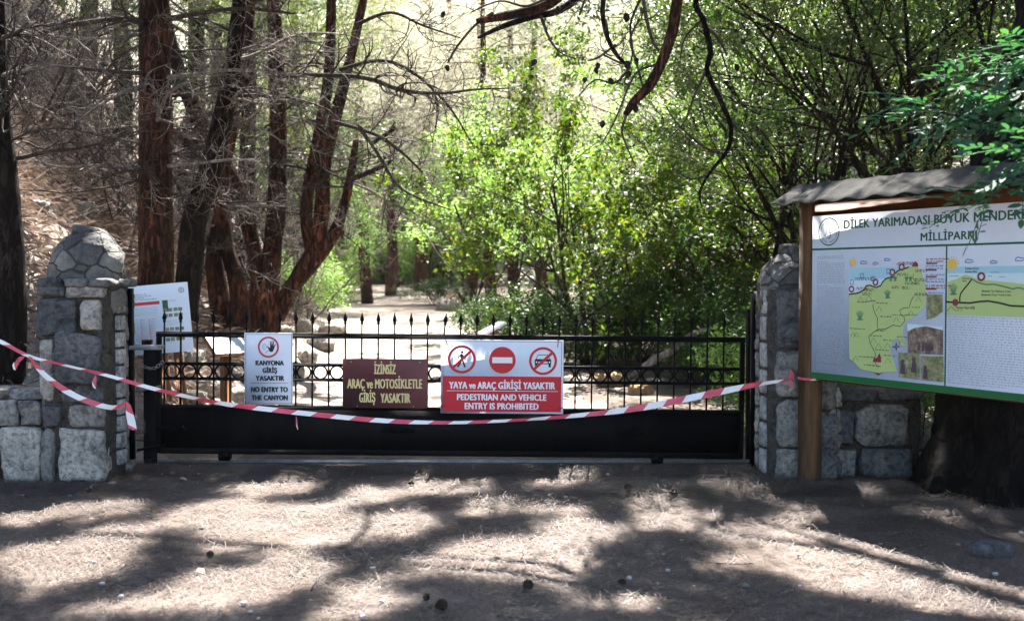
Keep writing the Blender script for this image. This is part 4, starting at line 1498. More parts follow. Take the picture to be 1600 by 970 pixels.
# ------------------------------------------------------------------ vegetation builders
def rvec(rg):
    v = np.array([rg.gauss(0, 1), rg.gauss(0, 1), rg.gauss(0, 1)])
    return v / (np.linalg.norm(v) + 1e-9)

def grow(mb, p, d, L, r, lvl, maxl, tips, rg, up=0.08, wig=0.22, nseg=5, kids=(3, 4), spread=0.8, shrink=0.62, sides=5, first=0.3):
    pts, p = [np.array(p, float)], np.array(p, float)
    d = np.array(d, float)
    ds = [d]
    for i in range(nseg):
        d = d + rvec(rg) * wig + np.array([0, 0, up])
        d /= np.linalg.norm(d)
        p = p + d * L / nseg
        pts.append(p)
        ds.append(d)
    rr_ = [r * (1 - 0.62 * i / nseg) for i in range(nseg + 1)]
    mb.tube(pts, rr_, max(3, sides - lvl), 0, cap=False)
    if lvl >= maxl:
        tips.append(pts[-1])
        tips.append(pts[nseg // 2 + 1])
        return
    n = rg.randint(*kids)
    for k in range(n):
        t = first + (1 - first) * (k + rg.random()) / n
        i = min(nseg, max(1, int(t * nseg + 0.5)))
        side = np.cross(ds[i], rvec(rg))
        side /= np.linalg.norm(side) + 1e-9
        nd = ds[i] * (1 - spread * 0.4) + side * spread
        nd /= np.linalg.norm(nd)
        grow(mb, pts[i], nd, L * shrink * rg.uniform(0.75, 1.15), rr_[i] * 0.6, lvl + 1, maxl, tips, rg, up, wig, max(3, nseg - 1), kids, spread, shrink, sides, 0.25)
    if lvl > 0:
        tips.append(pts[-1])

def leaf_quads(centers, per, sig, size, seed, aspect=2.0, droop=0.25, flat=0.5):
    g = np.random.default_rng(seed)
    C = np.repeat(np.asarray(centers), per, axis=0)
    n = len(C)
    C = C + g.normal(0, 1, (n, 3)) * np.array(sig) * g.uniform(0.4, 1.2, (n, 1))
    a = g.normal(0, 1, (n, 3))
    a[:, 2] = a[:, 2] * 0.6 - droop
    a /= np.linalg.norm(a, axis=1)[:, None]
    nr = g.normal(0, flat, (n, 3)) + np.array([0, 0, 1.0])
    b = np.cross(a, nr)
    b /= np.linalg.norm(b, axis=1)[:, None] + 1e-9
    s = size * g.uniform(0.6, 1.35, (n, 1))
    w = s / aspect / 2
    up = np.cross(b, a)
    V = np.stack([C, C + a * s * 0.45 + b * w + up * w * 0.35, C + a * s, C + a * s * 0.45 - b * w + up * w * 0.35], 1)
    return V

def needle_tufts(centers, per, rad, length, width, seed, droop=0.15, ball=False):
    g = np.random.default_rng(seed)
    C = np.repeat(np.asarray(centers), per, axis=0)
    n = len(C)
    q = g.normal(0, 1, (n, 3))
    if ball:
        q = q / np.linalg.norm(q, axis=1)[:, None] * g.random((n, 1)) ** 0.4
    C = C + q * np.array(rad)
    a = g.normal(0, 1, (n, 3))
    a[:, 2] = a[:, 2] * 0.7 - droop
    a /= np.linalg.norm(a, axis=1)[:, None]
    b = np.cross(a, g.normal(0, 1, (n, 3)))
    b /= np.linalg.norm(b, axis=1)[:, None] + 1e-9
    L = length * g.uniform(0.6, 1.3, (n, 1))
    return np.stack([C - b * width / 2, C + b * width / 2, C + a * L], 1)

def broadleaf(name, seed, stems, h, leafm, barkm, lsize, per, sig, aspect=2.0, lean=0.35, r0=0.05, spread=0.8, kids=(3, 4), maxl=2, up=0.08, base_spread=0.25, below=0.0, pick=1.0):
    rg = random.Random(seed)
    root = thing(name, None, None)
    tips = []
    for s in range(stems):
        mb = MB()
        a = 2 * math.pi * s / stems + rg.uniform(-.4, .4)
        d = np.array([math.cos(a) * lean, math.sin(a) * lean, 1.0])
        d /= np.linalg.norm(d)
        grow(mb, (math.cos(a) * base_spread * 0.5, math.sin(a) * base_spread * 0.5, -0.15), d, h * rg.uniform(0.62, 0.8), r0 * rg.uniform(.7, 1.2), 0, maxl, tips, rg, up, 0.2, 6, kids, spread)
        mb.build('trunk', barkm, root, True)
    T = np.array(tips)
    T = T[T[:, 2] > below * h]
    T = T[np.random.default_rng(seed).random(len(T)) < pick]
    V = leaf_quads(T, per, sig, lsize, seed, aspect)
    V[:, :, 2] = np.maximum(V[:, :, 2], 0.02)
    quadmesh('crown', V, leafm, root)
    KIDS[root.name] = list(root.children)
    return root

PROTO = {}
PROTO['yellow'] = broadleaf('bush', 3, 7, 3.9, M['leaf_yellow'], M['bark_grey'], 0.088, 74, (0.12, 0.12, 0.09), 1.9, 0.42, 0.045, kids=(4, 5), pick=0.72)
PROTO['bright'] = broadleaf('broadleaf_tree', 5, 5, 5.0, M['leaf_bright'], M['bark_grey'], 0.10, 60, (0.18, 0.18, 0.13), 1.8, 0.40, 0.06, kids=(4, 5), pick=0.65)
PROTO['olive'] = broadleaf('evergreen_tree', 8, 4, 5.5, M['leaf_olive'], M['bark_dark'], 0.058, 105, (0.13, 0.13, 0.10), 2.6, 0.32, 0.05, kids=(4, 5), below=0.12, pick=0.7)
PROTO['dark'] = broadleaf('evergreen_tree', 13, 4, 5.5, M['leaf_dark'], M['bark_dark'], 0.065, 80, (0.15, 0.15, 0.10), 2.2, 0.30, 0.055, kids=(4, 5), below=0.1, pick=0.65)
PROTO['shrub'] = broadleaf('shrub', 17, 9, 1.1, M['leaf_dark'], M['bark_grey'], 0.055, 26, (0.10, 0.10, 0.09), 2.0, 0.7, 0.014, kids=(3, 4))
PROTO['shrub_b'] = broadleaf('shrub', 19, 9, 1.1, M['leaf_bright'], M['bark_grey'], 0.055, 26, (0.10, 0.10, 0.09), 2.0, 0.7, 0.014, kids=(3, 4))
PROTO['hill'] = broadleaf('hillside_tree', 23, 3, 9.0, M['leaf_pale'], M['bark_grey'], 0.34, 40, (0.6, 0.6, 0.5), 1.7, 0.3, 0.12, kids=(4, 5))

def pine_proto(name, seed, h, nm, bm, low, per=46, rad=0.34, ln=0.16, wd=0.014, r0=0.2):
    rg = random.Random(seed)
    root = thing(name, None, None)
    mb = MB()
    pts = [(0, 0, -0.3)]
    x = y = 0
    for i in range(1, 9):
        x += rg.uniform(-.12, .12)
        y += rg.uniform(-.12, .12)
        pts.append((x, y, h * i / 8))
    mb.tube(pts, [r0 * (1.15 - 0.95 * i / 8) for i in range(9)], 9, 0)
    tips = []
    for k in range(26):
        t = low + (1 - low) * (k + rg.random()) / 26
        i = min(7, int(t * 8))
        f = t * 8 - i
        p = np.array(pts[i]) * (1 - f) + np.array(pts[i + 1]) * f
        a = rg.uniform(0, 2 * math.pi)
        L = h * 0.30 * (1.15 - t) + 0.7
        d = np.array([math.cos(a), math.sin(a), rg.uniform(-0.1, 0.35)])
        grow(mb, p, d / np.linalg.norm(d), L, 0.05 * (1.2 - t), 1, 2, tips, rg, 0.04, 0.25, 5, (4, 6), 0.8, 0.5, 5)
    mb.build('trunk', bm, root, True)
    V = needle_tufts(tips, per, (rad, rad, rad * 0.7), ln, wd, seed)
    quadmesh('crown', V, nm, root, 3)
    KIDS[root.name] = list(root.children)
    return root
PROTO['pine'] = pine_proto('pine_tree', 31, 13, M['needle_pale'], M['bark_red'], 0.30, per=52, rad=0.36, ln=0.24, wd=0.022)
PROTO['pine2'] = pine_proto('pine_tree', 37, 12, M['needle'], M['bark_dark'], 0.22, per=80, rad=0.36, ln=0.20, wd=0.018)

_used = {}
def place(kind, px, Y, size, label, cat, group=None, rz=None, dz=0.0, wide=1.0):
    proto = PROTO[kind]
    if kind in _used:
        o = copy_tree(proto)
    else:
        o = proto
        _used[kind] = True
    x = (px - 800) / FPX * Y
    o.location = (x, Y, H(x, Y) + dz)
    o.rotation_euler = (0, 0, rz if rz is not None else rnd.uniform(0, 6.28))
    o.scale = (size * wide, size * wide, size)
    for key in ('group',):
        if key in o:
            del o[key]
    tag(o, label, cat, group)
    return o

# central and right hand thicket
place('yellow', 925, 17.8, 1.22, 'large rounded bush with yellowing leaves behind the red and white sign', 'bush', None, 1.0, 0, 0.80)
place('bright', 790, 25.0, 0.98, 'bright green tree left of the large rounded bush', 'tree', None, 0.4)
place('bright', 735, 39.0, 1.1, 'bright green tree closest to the right edge of the far path', 'tree', None, 2.2)
place('bright', 868, 31.0, 0.92, 'bright green tree rising behind the top of the rounded bush', 'tree', None, 4.2)
place('bright', 1010, 29.0, 1.02, 'tall bright green tree behind the right shoulder of the rounded bush', 'tree', None, 5.1)
place('bright', 1125, 24.0, 1.15, 'tall bright green tree behind the thin hanging dark branch', 'tree', None, 3.3)
for px, Y, s, l in ((1110, 17.2, 0.72, 'yellow green bush behind the gate beside the black receiver post'),
                    (1180, 16.4, 0.85, 'taller yellow green bush left of the right stone pillar')):
    place('yellow', px, Y, s, l, 'bush')
GT = 'evergreens of the right hand thicket'
thicket = [('olive', 1130, 20.0, 1.1), ('olive', 1232, 14.5, 1.15), ('dark', 1322, 12.6, 1.10), ('olive', 1412, 11.6, 1.15), ('dark', 1500, 13.2, 1.35),
           ('olive', 1290, 20.0, 1.6), ('olive', 1375, 16.0, 1.45), ('dark', 1455, 19.0, 1.75), ('olive', 1570, 15.0, 1.6),
           ('dark', 1680, 13.0, 1.5), ('dark', 1350, 25.0, 2.0), ('dark', 1520, 26.0, 2.2), ('olive', 1240, 24.0, 1.7)]
for kd, px, Y, s in thicket:
    place(kd, px, Y, s, 'small leaved evergreen tree crowding the thicket above the right pillar and map board', 'tree', GT)
GS = 'dark low shrubs at the thicket edge'
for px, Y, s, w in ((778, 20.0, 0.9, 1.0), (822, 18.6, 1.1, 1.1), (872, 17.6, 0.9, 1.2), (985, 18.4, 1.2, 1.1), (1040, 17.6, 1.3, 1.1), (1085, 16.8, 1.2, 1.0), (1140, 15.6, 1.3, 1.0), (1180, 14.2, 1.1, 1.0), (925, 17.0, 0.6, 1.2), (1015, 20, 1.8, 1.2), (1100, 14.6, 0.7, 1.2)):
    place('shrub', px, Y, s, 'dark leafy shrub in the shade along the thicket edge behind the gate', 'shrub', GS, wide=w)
GB = 'light green shrubs seen under the map board'
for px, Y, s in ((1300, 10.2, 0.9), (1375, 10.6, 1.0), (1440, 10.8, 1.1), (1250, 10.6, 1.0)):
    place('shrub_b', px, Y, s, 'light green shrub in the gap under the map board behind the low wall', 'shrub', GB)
place('shrub', 682, 38.0, 0.75, 'low grey green shrub spreading onto the far path beside the wooden lectern', 'shrub', wide=1.9)
GL = 'sunlit shrubs on the left path edge'
for px, Y, s in ((470, 27, 1.3), (490, 31, 1.4), (448, 24, 1.2), (520, 41, 1.5), (512, 48, 1.8)):
    place('shrub_b', px, Y, s, 'sunlit green shrub along the left edge of the far path', 'shrub', GL)
place('dark', 470, 29.0, 0.95, 'dark leafy tree behind the twisted red pines left of the path', 'tree', None)
place('bright', 505, 33.0, 0.80, 'small bright green tree hanging over the left edge of the path', 'tree', None, 1.4)
place('dark', 420, 31.0, 1.1, 'dark leafy tree on the bank between the red pine trunks', 'tree', None)
# far end of the path
GF = 'dark trees closing the far end of the path'
for px, Y, s in ((560, 61, 1.35), (597, 64, 1.5), (640, 62, 1.3), (668, 60, 1.3), (530, 57, 1.4)):
    place('dark', px, Y, s, 'dark shady tree closing the far end of the path', 'tree', GF)
GE = 'sunlit bushes across the far end of the path'
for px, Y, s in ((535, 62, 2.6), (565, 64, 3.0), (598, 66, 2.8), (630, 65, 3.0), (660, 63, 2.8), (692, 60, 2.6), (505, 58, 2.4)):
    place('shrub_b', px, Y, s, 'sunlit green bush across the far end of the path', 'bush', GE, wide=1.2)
# pines
place('pine', 618, 57.0, 1.25, 'pine with a dark straight trunk at the far end of the path', 'pine tree', None, 0.3)
place('pine', 527, 46.0, 1.15, 'pine with a pinkish trunk left of the far path', 'pine tree', None, 1.9)
GP = 'pale wispy pines behind the path'
for px, Y, s in ((575, 39, 1.0), (655, 52, 1.45), (735, 48, 1.25), (805, 44, 1.2), (880, 54, 1.5), (960, 60, 1.25), (700, 62, 1.7), (480, 35, 1.0), (1050, 50, 1.4), (1180, 40, 1.3), (850, 38, 1.0), (770, 36, 0.95), (610, 46, 1.2)):
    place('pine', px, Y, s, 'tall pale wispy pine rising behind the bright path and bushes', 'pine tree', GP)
GQ = 'dark pines on the bank at the left'
for px, Y, s in ((20, 33, 1.2), (140, 31, 1.2), (195, 25, 1.0), (310, 24, 1.1), (385, 21, 0.9), (-60, 34, 1.3), (90, 38, 1.5), (240, 30, 1.3), (350, 33, 1.3), (-160, 30, 1.2), (450, 38, 1.2)):
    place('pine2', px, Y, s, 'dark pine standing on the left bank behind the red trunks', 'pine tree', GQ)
GH = 'pale sunlit trees on the far hillside'
hs = []
for row, Y in enumerate((70, 82, 95, 110, 128)):
    n = 13
    for i in range(n):
        px = 380 + (1750 - 380) * (i + 0.5 + 0.4 * (row % 2)) / n + rnd.uniform(-25, 25)
        if 905 < px < 985 and row >= 2:
            continue
        hs.append((px, Y + rnd.uniform(-4, 4), rnd.uniform(0.85, 1.3)))
for px, Y, s in hs:
    place('hill', px, Y, s, 'pale sunlit tree on the far hillside above the path', 'tree', GH)

# ------------------------------------------------------------------ the near pines on the left
def px_path(pts, Y):
    """(px, py, width in px[, depth]) -> points and radii at depth"""
    P3, rad = [], []
    for q in pts:
        yy = q[3] if len(q) > 3 else Y
        P3.append(P(q[0], q[1], yy))
        rad.append(q[2] / 2 * yy / FPX)
    return P3, rad

def refine(P3, rad, sub=4):
    out, ro = [], []
    n = len(P3)
    for i in range(n - 1):
        a, b, c, d = P3[max(0, i - 1)], P3[i], P3[i + 1], P3[min(n - 1, i + 2)]
        for q in range(sub):
            t = q / sub
            out.append(0.5 * ((2 * b) + (c - a) * t + (2 * a - 5 * b + 4 * c - d) * t * t + (3 * b - a - 3 * c + d) * t ** 3))
            ro.append(rad[i] + (rad[i + 1] - rad[i]) * t)
    out.append(P3[-1])
    ro.append(rad[-1])
    return out, ro

def rough_trunk(P3, rad, n=18, amp=0.10, seed=0, sub=7):
    p, r = refine(P3, rad, sub)
    mb = MB().tube(p, r, n)
    V = mb.v[0]
    for i in range(len(p)):
        for j in range(n):
            q = V[i * n + j]
            c = np.array(p[i])
            a = mnoise.noise(Vector((math.cos(j / n * 6.283) * 2.2 + seed, math.sin(j / n * 6.283) * 2.2, q[2] * 1.3)))
            b = mnoise.noise(Vector((q[0] * 9, q[1] * 9, q[2] * 4 + seed)))
            V[i * n + j] = c + (q - c) * (1 + amp * (a + b * 0.8))
    return mb

def dead_branch(root, p, d, L, r, rg, mat, ntw=(10, 20), up=-0.02, twl=(0.25, 0.75), name='dead_branch'):
    mb = MB()
    p = np.array(p, float)
    d = np.array(d, float) / np.linalg.norm(d)
    pts, ds = [p], [d]
    n = 9
    for i in range(n):
        d = d + rvec(rg) * 0.20 + np.array([0, 0, up])
        d /= np.linalg.norm(d)
        p = p + d * L / n
        pts.append(p)
        ds.append(d)
    rr_ = [r * (1 - 0.78 * i / n) for i in range(n + 1)]
    mb.tube(pts, rr_, 5)
    for k in range(rg.randint(*ntw)):
        i = rg.randint(1, n)
        twig(mb, pts[i], ds[i], rg.uniform(*twl) * L * 0.5, rr_[i] * 0.5, rg, 1)
    o = mb.build(name, mat, root, True)
    return o

def twig(mb, p, d, L, r, rg, lvl):
    side = np.cross(d, rvec(rg))
    side /= np.linalg.norm(side) + 1e-9
    t = d * 0.5 + side * 0.9
    t /= np.linalg.norm(t)
    curl = rvec(rg) * 0.30 + np.array([0, 0, 0.05])
    pts, q = [p], np.array(p)
    for i in range(6):
        t = t + curl + rvec(rg) * 0.18
        t /= np.linalg.norm(t)
        q = q + t * L / 6
        pts.append(q)
    r = max(r, 0.0035)
    mb.tube(pts, [r * (1 - 0.1 * i) for i in range(7)], 3, 0, cap=False)
    if lvl > 0:
        for k in range(rg.randint(2, 4)):
            i = rg.randint(1, 5)
            twig(mb, pts[i], t, L * 0.55, r * 0.7, rg, lvl - 1)

def near_pine(label, bark, stems, Y, seed, nb, crown_z=None, branch_px=(60, 330), dmat=('dead_wood', 'dead_dark'), bl=(0.9, 2.3)):
    """stems: list of pixel paths; the first carries the base"""
    rg = random.Random(seed)
    base, _ = px_path([stems[0][0]], Y)
    b = base[0]
    root = thing('pine_tree', label, 'pine tree', (0, 0, 0))
    allp = []
    for si, st in enumerate(stems):
        P3, rad = px_path(st, Y)
        if si == 0:
            g_ = P3[0].copy()
            g_.z = min(g_.z, H(g_.x, g_.y)) - 0.15
            P3.insert(0, g_)
            rad.insert(0, rad[0] * 1.25)
        rough_trunk(P3, rad, 16 if si == 0 else 12, 0.10, seed + si).build('trunk' if si == 0 else 'limb', bark, root, True)
        pf, rf = refine(P3, rad, 6)
        allp.append(list(zip(pf, rf)))
    for k in range(nb):
        st = allp[rg.randrange(len(allp))] if rg.random() < 0.4 else allp[0]
        for _ in range(30):
            p, r = st[rg.randrange(len(st))]
            py = 485 - (p.z - EYE) / p.y * FPX - 50
            if branch_px[0] - 120 < py < branch_px[1]:
                break
        a = rg.uniform(0, 2 * math.pi)
        d = (math.cos(a), math.sin(a) * 0.7, rg.uniform(-0.25, 0.35))
        dead_branch(root, p, d, rg.uniform(*bl), min(r * 0.35, rg.uniform(0.012, 0.028)), rg, M[rg.choice(dmat)])
    # move the frame of the tree to its foot
    off = Vector((b.x, b.y, H(b.x, b.y)))
    for ch in root.children:
        ch.location = -off
    root.location = off
    return root, allp

pines = {}
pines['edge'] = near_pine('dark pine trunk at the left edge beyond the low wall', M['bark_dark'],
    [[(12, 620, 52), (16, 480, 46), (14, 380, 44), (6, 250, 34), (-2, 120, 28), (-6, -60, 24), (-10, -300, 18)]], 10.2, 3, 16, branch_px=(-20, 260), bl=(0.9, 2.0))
pines['main'] = near_pine('thick straight red barked pine behind the white information sign', M['bark_red'],
    [[(246, 545, 66), (244, 440, 56), (243, 300, 51), (243, 150, 48), (241, 0, 45), (240, -220, 36), (244, -520, 22), (250, -760, 10)]], 12.6, 5, 26, branch_px=(-40, 330))
pines['dark'] = near_pine('dark pine with a trunk leaning right just beside the thick straight pine', M['bark_dark'],
    [[(284, 530, 44), (297, 420, 38), (303, 345, 38), (330, 265, 36), (346, 195, 32), (362, 110, 27), (374, 10, 23), (386, -180, 18), (400, -420, 10)]], 13.6, 7, 26)
pines['twisted'] = near_pine('red pine with several twisted limbs forking low left of the path', M['bark_red'],
    [[(412, 520, 54), (414, 470, 44), (424, 400, 31), (433, 310, 29), (434, 200, 27), (431, 80, 24), (426, -60, 19), (420, -320, 12)],
     [(398, 500, 28), (402, 430, 24), (388, 350, 24), (366, 288, 26), (335, 232, 27), (300, 165, 24), (272, 85, 21), (256, 10, 18), (240, -120, 12)],
     [(368, 292, 24), (345, 256, 26), (312, 234, 24), (268, 210, 22)],
     [(430, 495, 30), (462, 440, 26), (492, 385, 26), (503, 330, 24), (506, 262, 23), (521, 195, 20), (545, 100, 16), (566, 10, 13), (590, -120, 8)],
     [(448, 455, 26), (482, 420, 23), (520, 368, 20), (538, 318, 16), (549, 268, 13), (556, 220, 8)],
     [(488, 400, 20), (478, 330, 20), (492, 240, 18), (512, 130, 17), (518, 0, 15), (522, -160, 10)]], 16.2, 11, 40, branch_px=(-20, 330), bl=(1.0, 2.8))
pines['low'] = near_pine('reddish pine with a curved stem between the dark leaning pine and the twisted one', M['bark_red'],
    [[(352, 525, 36), (340, 450, 30), (334, 395, 26), (346, 330, 22), (352, 260, 18), (372, 150, 15), (392, 20, 12), (404, -150, 8)],
     [(378, 520, 34), (372, 450, 27), (356, 390, 22), (350, 345, 16)]], 15.0, 13, 24, bl=(0.8, 2.0))

def px_branch(root, pts, Y, mat, rg, ntw, twl=0.5, name='dead_branch'):
    P3, rad = px_path(pts, Y)
    p, r = refine(P3, rad, 5)
    mb = MB().tube(p, r, 6)
    for k in range(ntw):
        i = rg.randrange(2, len(p) - 1)
        d = np.array((p[i + 1] - p[i]).normalized())
        twig(mb, np.array(p[i]), d, rg.uniform(0.4, 1.1) * twl, r[i] * 0.5, rg, 1)
    o = mb.build(name, mat, root, True)
    o.location = -root.location
    return o
rg = random.Random(77)
mp = pines['main'][0]
px_branch(mp, [(225, 35, 9), (190, 30, 9), (120, 38, 8), (50, 55, 6), (-20, 72, 4)], 12.4, M['dead_dark'], rg, 7)
px_branch(mp, [(225, 115, 8), (150, 110, 6), (90, 103, 5), (30, 118, 3)], 12.4, M['dead_dark'], rg, 9)
px_branch(mp, [(262, 122, 8), (310, 116, 7), (350, 110, 6), (420, 112, 5), (490, 122, 3)], 12.3, M['dead_wood'], rg, 9)
px_branch(mp, [(262, 30, 9), (320, 20, 7), (380, 14, 6), (460, 22, 3)], 12.3, M['dead_dark'], rg, 8)
px_branch(mp, [(225, 262, 6), (160, 258, 5), (100, 262, 4), (50, 250, 2)], 12.3, M['dead_wood'], rg, 9)
px_branch(mp, [(262, 260, 6), (300, 256, 5), (360, 250, 4), (400, 252, 2)], 12.2, M['dead_wood'], rg, 6)
tw = pines['twisted'][0]
px_branch(tw, [(434, 118, 9), (500, 118, 8), (570, 122, 8), (630, 142, 7), (690, 146, 5), (745, 140, 4), (800, 138, 2)], 13.0, M['dead_dark'], rg, 22, 0.8)
px_branch(tw, [(560, 195, 6), (590, 240, 6), (622, 290, 5), (660, 312, 4), (705, 328, 2)], 13.0, M['dead_dark'], rg, 10, 0.6)
px_branch(tw, [(520, 190, 7), (590, 212, 6), (630, 240, 5), (660, 270, 3)], 13.5, M['dead_dark'], rg, 12, 0.7)
px_branch(tw, [(550, 280, 9), (580, 268, 8), (602, 258, 7), (612, 250, 5)], 15.5, M['bark_grey'], rg, 2, 0.4)
px_branch(tw, [(580, 225, 8), (600, 212, 7), (618, 200, 6)], 15.5, M['bark_grey'], rg, 1, 0.3)
px_branch(tw, [(530, 110, 7), (590, 95, 6), (640, 110, 5), (700, 165, 4), (740, 230, 2)], 13.6, M['dead_dark'], rg, 20, 0.8)
px_branch(tw, [(555, 40, 7), (610, 20, 5), (660, 40, 4), (720, 60, 2)], 13.6, M['dead_dark'], rg, 12, 0.7)

# green box, use unknown, hung on the leaning red limb
bx = thing('green_box', 'small green painted wooden box hung on the leaning red limb', 'box', P(286, 150, 15.75), 0)
Mx = Euler((0, -0.12, 0)).to_matrix().to_4x4()
MB().box((0, 0, 0.15), (0.23, 0.16, 0.27), 0, Mx, 0.005).build('box_body', M['box_green'], bx)
MB().box((0, -0.02, 0.295), (0.25, 0.20, 0.02), 0, Mx).build('lid', M['box_green'], bx)
MB().box((0, -0.084, 0.035), (0.23, 0.006, 0.02), 0, Mx).build('edge_strip', M['wood_old'], bx)

# leafless thickets and dry grass on the left bank
def thicket_proto(seed, h):
    rgt = random.Random(seed)
    root = thing('leafless_bush', None, None)
    for k in range(7):
        a = rgt.uniform(0, 6.28)
        dead_branch(root, (math.cos(a) * .15, math.sin(a) * .15, -0.1), (math.cos(a) * 0.7, math.sin(a) * 0.7, 1.0), h * rgt.uniform(.7, 1.2), 0.018, rgt, M['dead_wood' if k % 2 else 'dead_dark'], (14, 20), 0.03, (0.3, 0.8), 'branch')
    KIDS[root.name] = list(root.children)
    return root
PROTO['dead_a'] = thicket_proto(3, 2.4)
PROTO['dead_b'] = thicket_proto(8, 2.9)
for i, (px, Y, s_) in enumerate(((10, 16.5, 1.0), (60, 16.8, 1.1), (110, 16.2, 1.0), (150, 17, 1.2), (195, 15.6, 1.0), (30, 18, 1.3), (95, 19, 1.3), (170, 20, 1.4), (290, 16.5, 1.2), (320, 19, 1.3), (360, 17.8, 1.2), (390, 20, 1.3),
                              (215, 18, 1.3), (275, 21, 1.5), (445, 21.5, 1.2), (-30, 16, 1.2), (130, 24, 1.7), (240, 23, 1.6), (340, 24, 1.6), (50, 23, 1.6), (410, 25, 1.5), (470, 22.5, 1.1))):
    place('dead_a' if i % 2 else 'dead_b', px, Y, s_, 'leafless grey thicket of curling twigs on the left bank', 'bush', 'leafless thickets on the left bank')
g = np.random.default_rng(12)
N = 26000
yy = g.uniform(9.6, 22, N)
xx = np.array([foot(y) for y in yy]) - 0.7 - 5.0 * g.random(N) ** 0.9
kp = np.array([mnoise.noise(Vector((x * 0.9, y * 0.9, 3))) for x, y in zip(xx, yy)]) > g.uniform(-0.4, 0.35, N)
xx, yy = xx[kp], yy[kp]
hh = np.array([H(x, y) for x, y in zip(xx, yy)])
n = len(xx)
d_ = np.stack([g.uniform(0.1, 1.0, n), g.normal(-0.2, 0.6, n), g.uniform(-0.55, 0.25, n)], 1)
d_ /= np.linalg.norm(d_, axis=1)[:, None]
L = g.uniform(0.12, 0.38, n)[:, None]
b_ = np.cross(d_, np.array([0, 0, 1.0]))
b_ /= np.linalg.norm(b_, axis=1)[:, None] + 1e-9
C = np.stack([xx, yy, hh + 0.05 + 0.06 * g.random(n)], 1)
V = np.stack([C - b_ * 0.004, C + b_ * 0.004, C + d_ * L * .6 + b_ * .0035 + np.array([0, 0, .03]), C + d_ * L], 1)
M['dry_grass'] = leaf_mat('dry grass and needles', [(0.12, 0.085, 0.065), (0.24, 0.18, 0.14), (0.40, 0.32, 0.26)], 0.2, 0.6, 0.2, (1, 1, 1))
tag(quadmesh('dry_grass', V, M['dry_grass']), 'dry reddish grass and pine needles hanging down the left bank', 'dry grass', None, 'stuff')

# ------------------------------------------------------------------ the huge pine at the right and the limbs that hang from it
bp = thing('pine_tree', 'huge dark trunk at the right edge behind the map board', 'pine tree', (0, 0, 0))
P3, rad = px_path([(1600, 830, 420), (1603, 760, 340), (1610, 680, 285), (1620, 560, 262), (1630, 420, 250), (1645, 260, 232), (1672, 120, 215), (1700, 0, 205), (1720, -200, 190), (1730, -500, 150), (1735, -900, 80)], 7.9)
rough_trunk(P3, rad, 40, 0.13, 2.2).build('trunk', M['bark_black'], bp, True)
def limb(pts, Y, mat, name='limb', sub=6, n=9):
    P3, rad = px_path(pts, Y)
    p, r = refine(P3, rad, sub)
    o = rough_trunk(P3, rad, n, 0.12, pts[0][0] * 0.01, sub).build(name, mat, bp, True)
    return o, p, r
L1, p1, _ = limb([(1700, -330, 60), (1500, -330, 46), (1300, -280, 36), (1150, -180, 28), (1078, -70, 19), (1059, 0, 17), (1051, 48, 18), (1034, 98, 16), (1013, 136, 16), (990, 160, 13), (977, 180, 8)], 8.2, M['bark_red'])
L2, p2, _ = limb([(1160, -190, 24), (1020, -140, 22), (930, -70, 20), (880, -12, 17), (850, 10, 16), (815, 20, 15), (780, 27, 13), (744, 34, 8)], 8.1, M['bark_red'])
L3, p3, _ = limb([(930, -70, 14), (905, -8, 13), (870, 18, 11), (835, 26, 10), (790, 40, 9), (746, 60, 4)], 8.3, M['bark_dark'])
L4, p4, _ = limb([(1300, -280, 20), (1180, -120, 14), (1092, -10, 10), (1100, 35, 9), (1110, 80, 9), (1105, 112, 8), (1126, 158, 8), (1142, 200, 7), (1136, 236, 6), (1112, 266, 5), (1094, 298, 4), (1096, 322, 2)], 9.3, M['bark_black'])
L5, p5, _ = limb([(1060, -60, 14), (960, -20, 9), (942, 10, 8), (948, 55, 7), (965, 88, 6), (985, 105, 4)], 8.2, M['bark_dark'])
rg = random.Random(5)
def ltwig(pts, Y, parent, ntw=4, twl=0.25, mat='dead_dark'):
    P3, rad = px_path(pts, Y)
    p, r = refine(P3, rad, 5)
    mb = MB().tube(p, r, 5)
    for k in range(ntw):
        i = rg.randrange(2, len(p) - 1)
        twig(mb, np.array(p[i]), np.array((p[i + 1] - p[i]).normalized()), rg.uniform(.4, 1.1) * twl, r[i] * .5, rg, 1)
    return mb.build('twig', M[mat], parent, True)
ltwig([(945, 30, 6), (955, 75, 5), (975, 100, 4), (940, 85, 3)], 8.2, L5)
ltwig([(1000, -30, 6), (1010, 30, 6), (1020, 65, 5), (1030, 80, 4)], 8.2, L1, 4)
ltwig([(962, 70, 4), (935, 90, 4), (918, 95, 3)], 8.2, L5, 3)
ltwig([(985, 105, 4), (960, 130, 4), (930, 125, 3), (905, 150, 2)], 8.2, L5, 5)
ltwig([(1030, 100, 5), (1000, 110, 4), (985, 130, 3), (960, 190, 3), (940, 225, 2)], 8.2, L1, 8, 0.3)
ltwig([(990, 160, 4), (972, 200, 4), (980, 230, 3), (994, 262, 2)], 8.2, L1, 6, 0.22)
ltwig([(1006, 140, 4), (992, 90, 4), (985, 60, 4), (1000, 30, 3)], 8.2, L1, 6, 0.3)
ltwig([(1000, 0, 5), (985, 40, 4), (988, 85, 3), (975, 130, 2)], 8.3, L1, 5, 0.3)
ltwig([(885, -10, 6), (850, 0, 4), (820, 10, 4), (780, 2, 3), (735, 20, 2)], 8.0, L2, 5, 0.3)
ltwig([(850, 5, 5), (800, 60, 4), (850, 100, 3), (880, 130, 2)], 8.1, L2, 2, 0.3) if False else None
ltwig([(770, 20, 5), (742, 40, 4), (715, 72, 4), (700, 98, 3)], 8.1, L2, 4, 0.3)
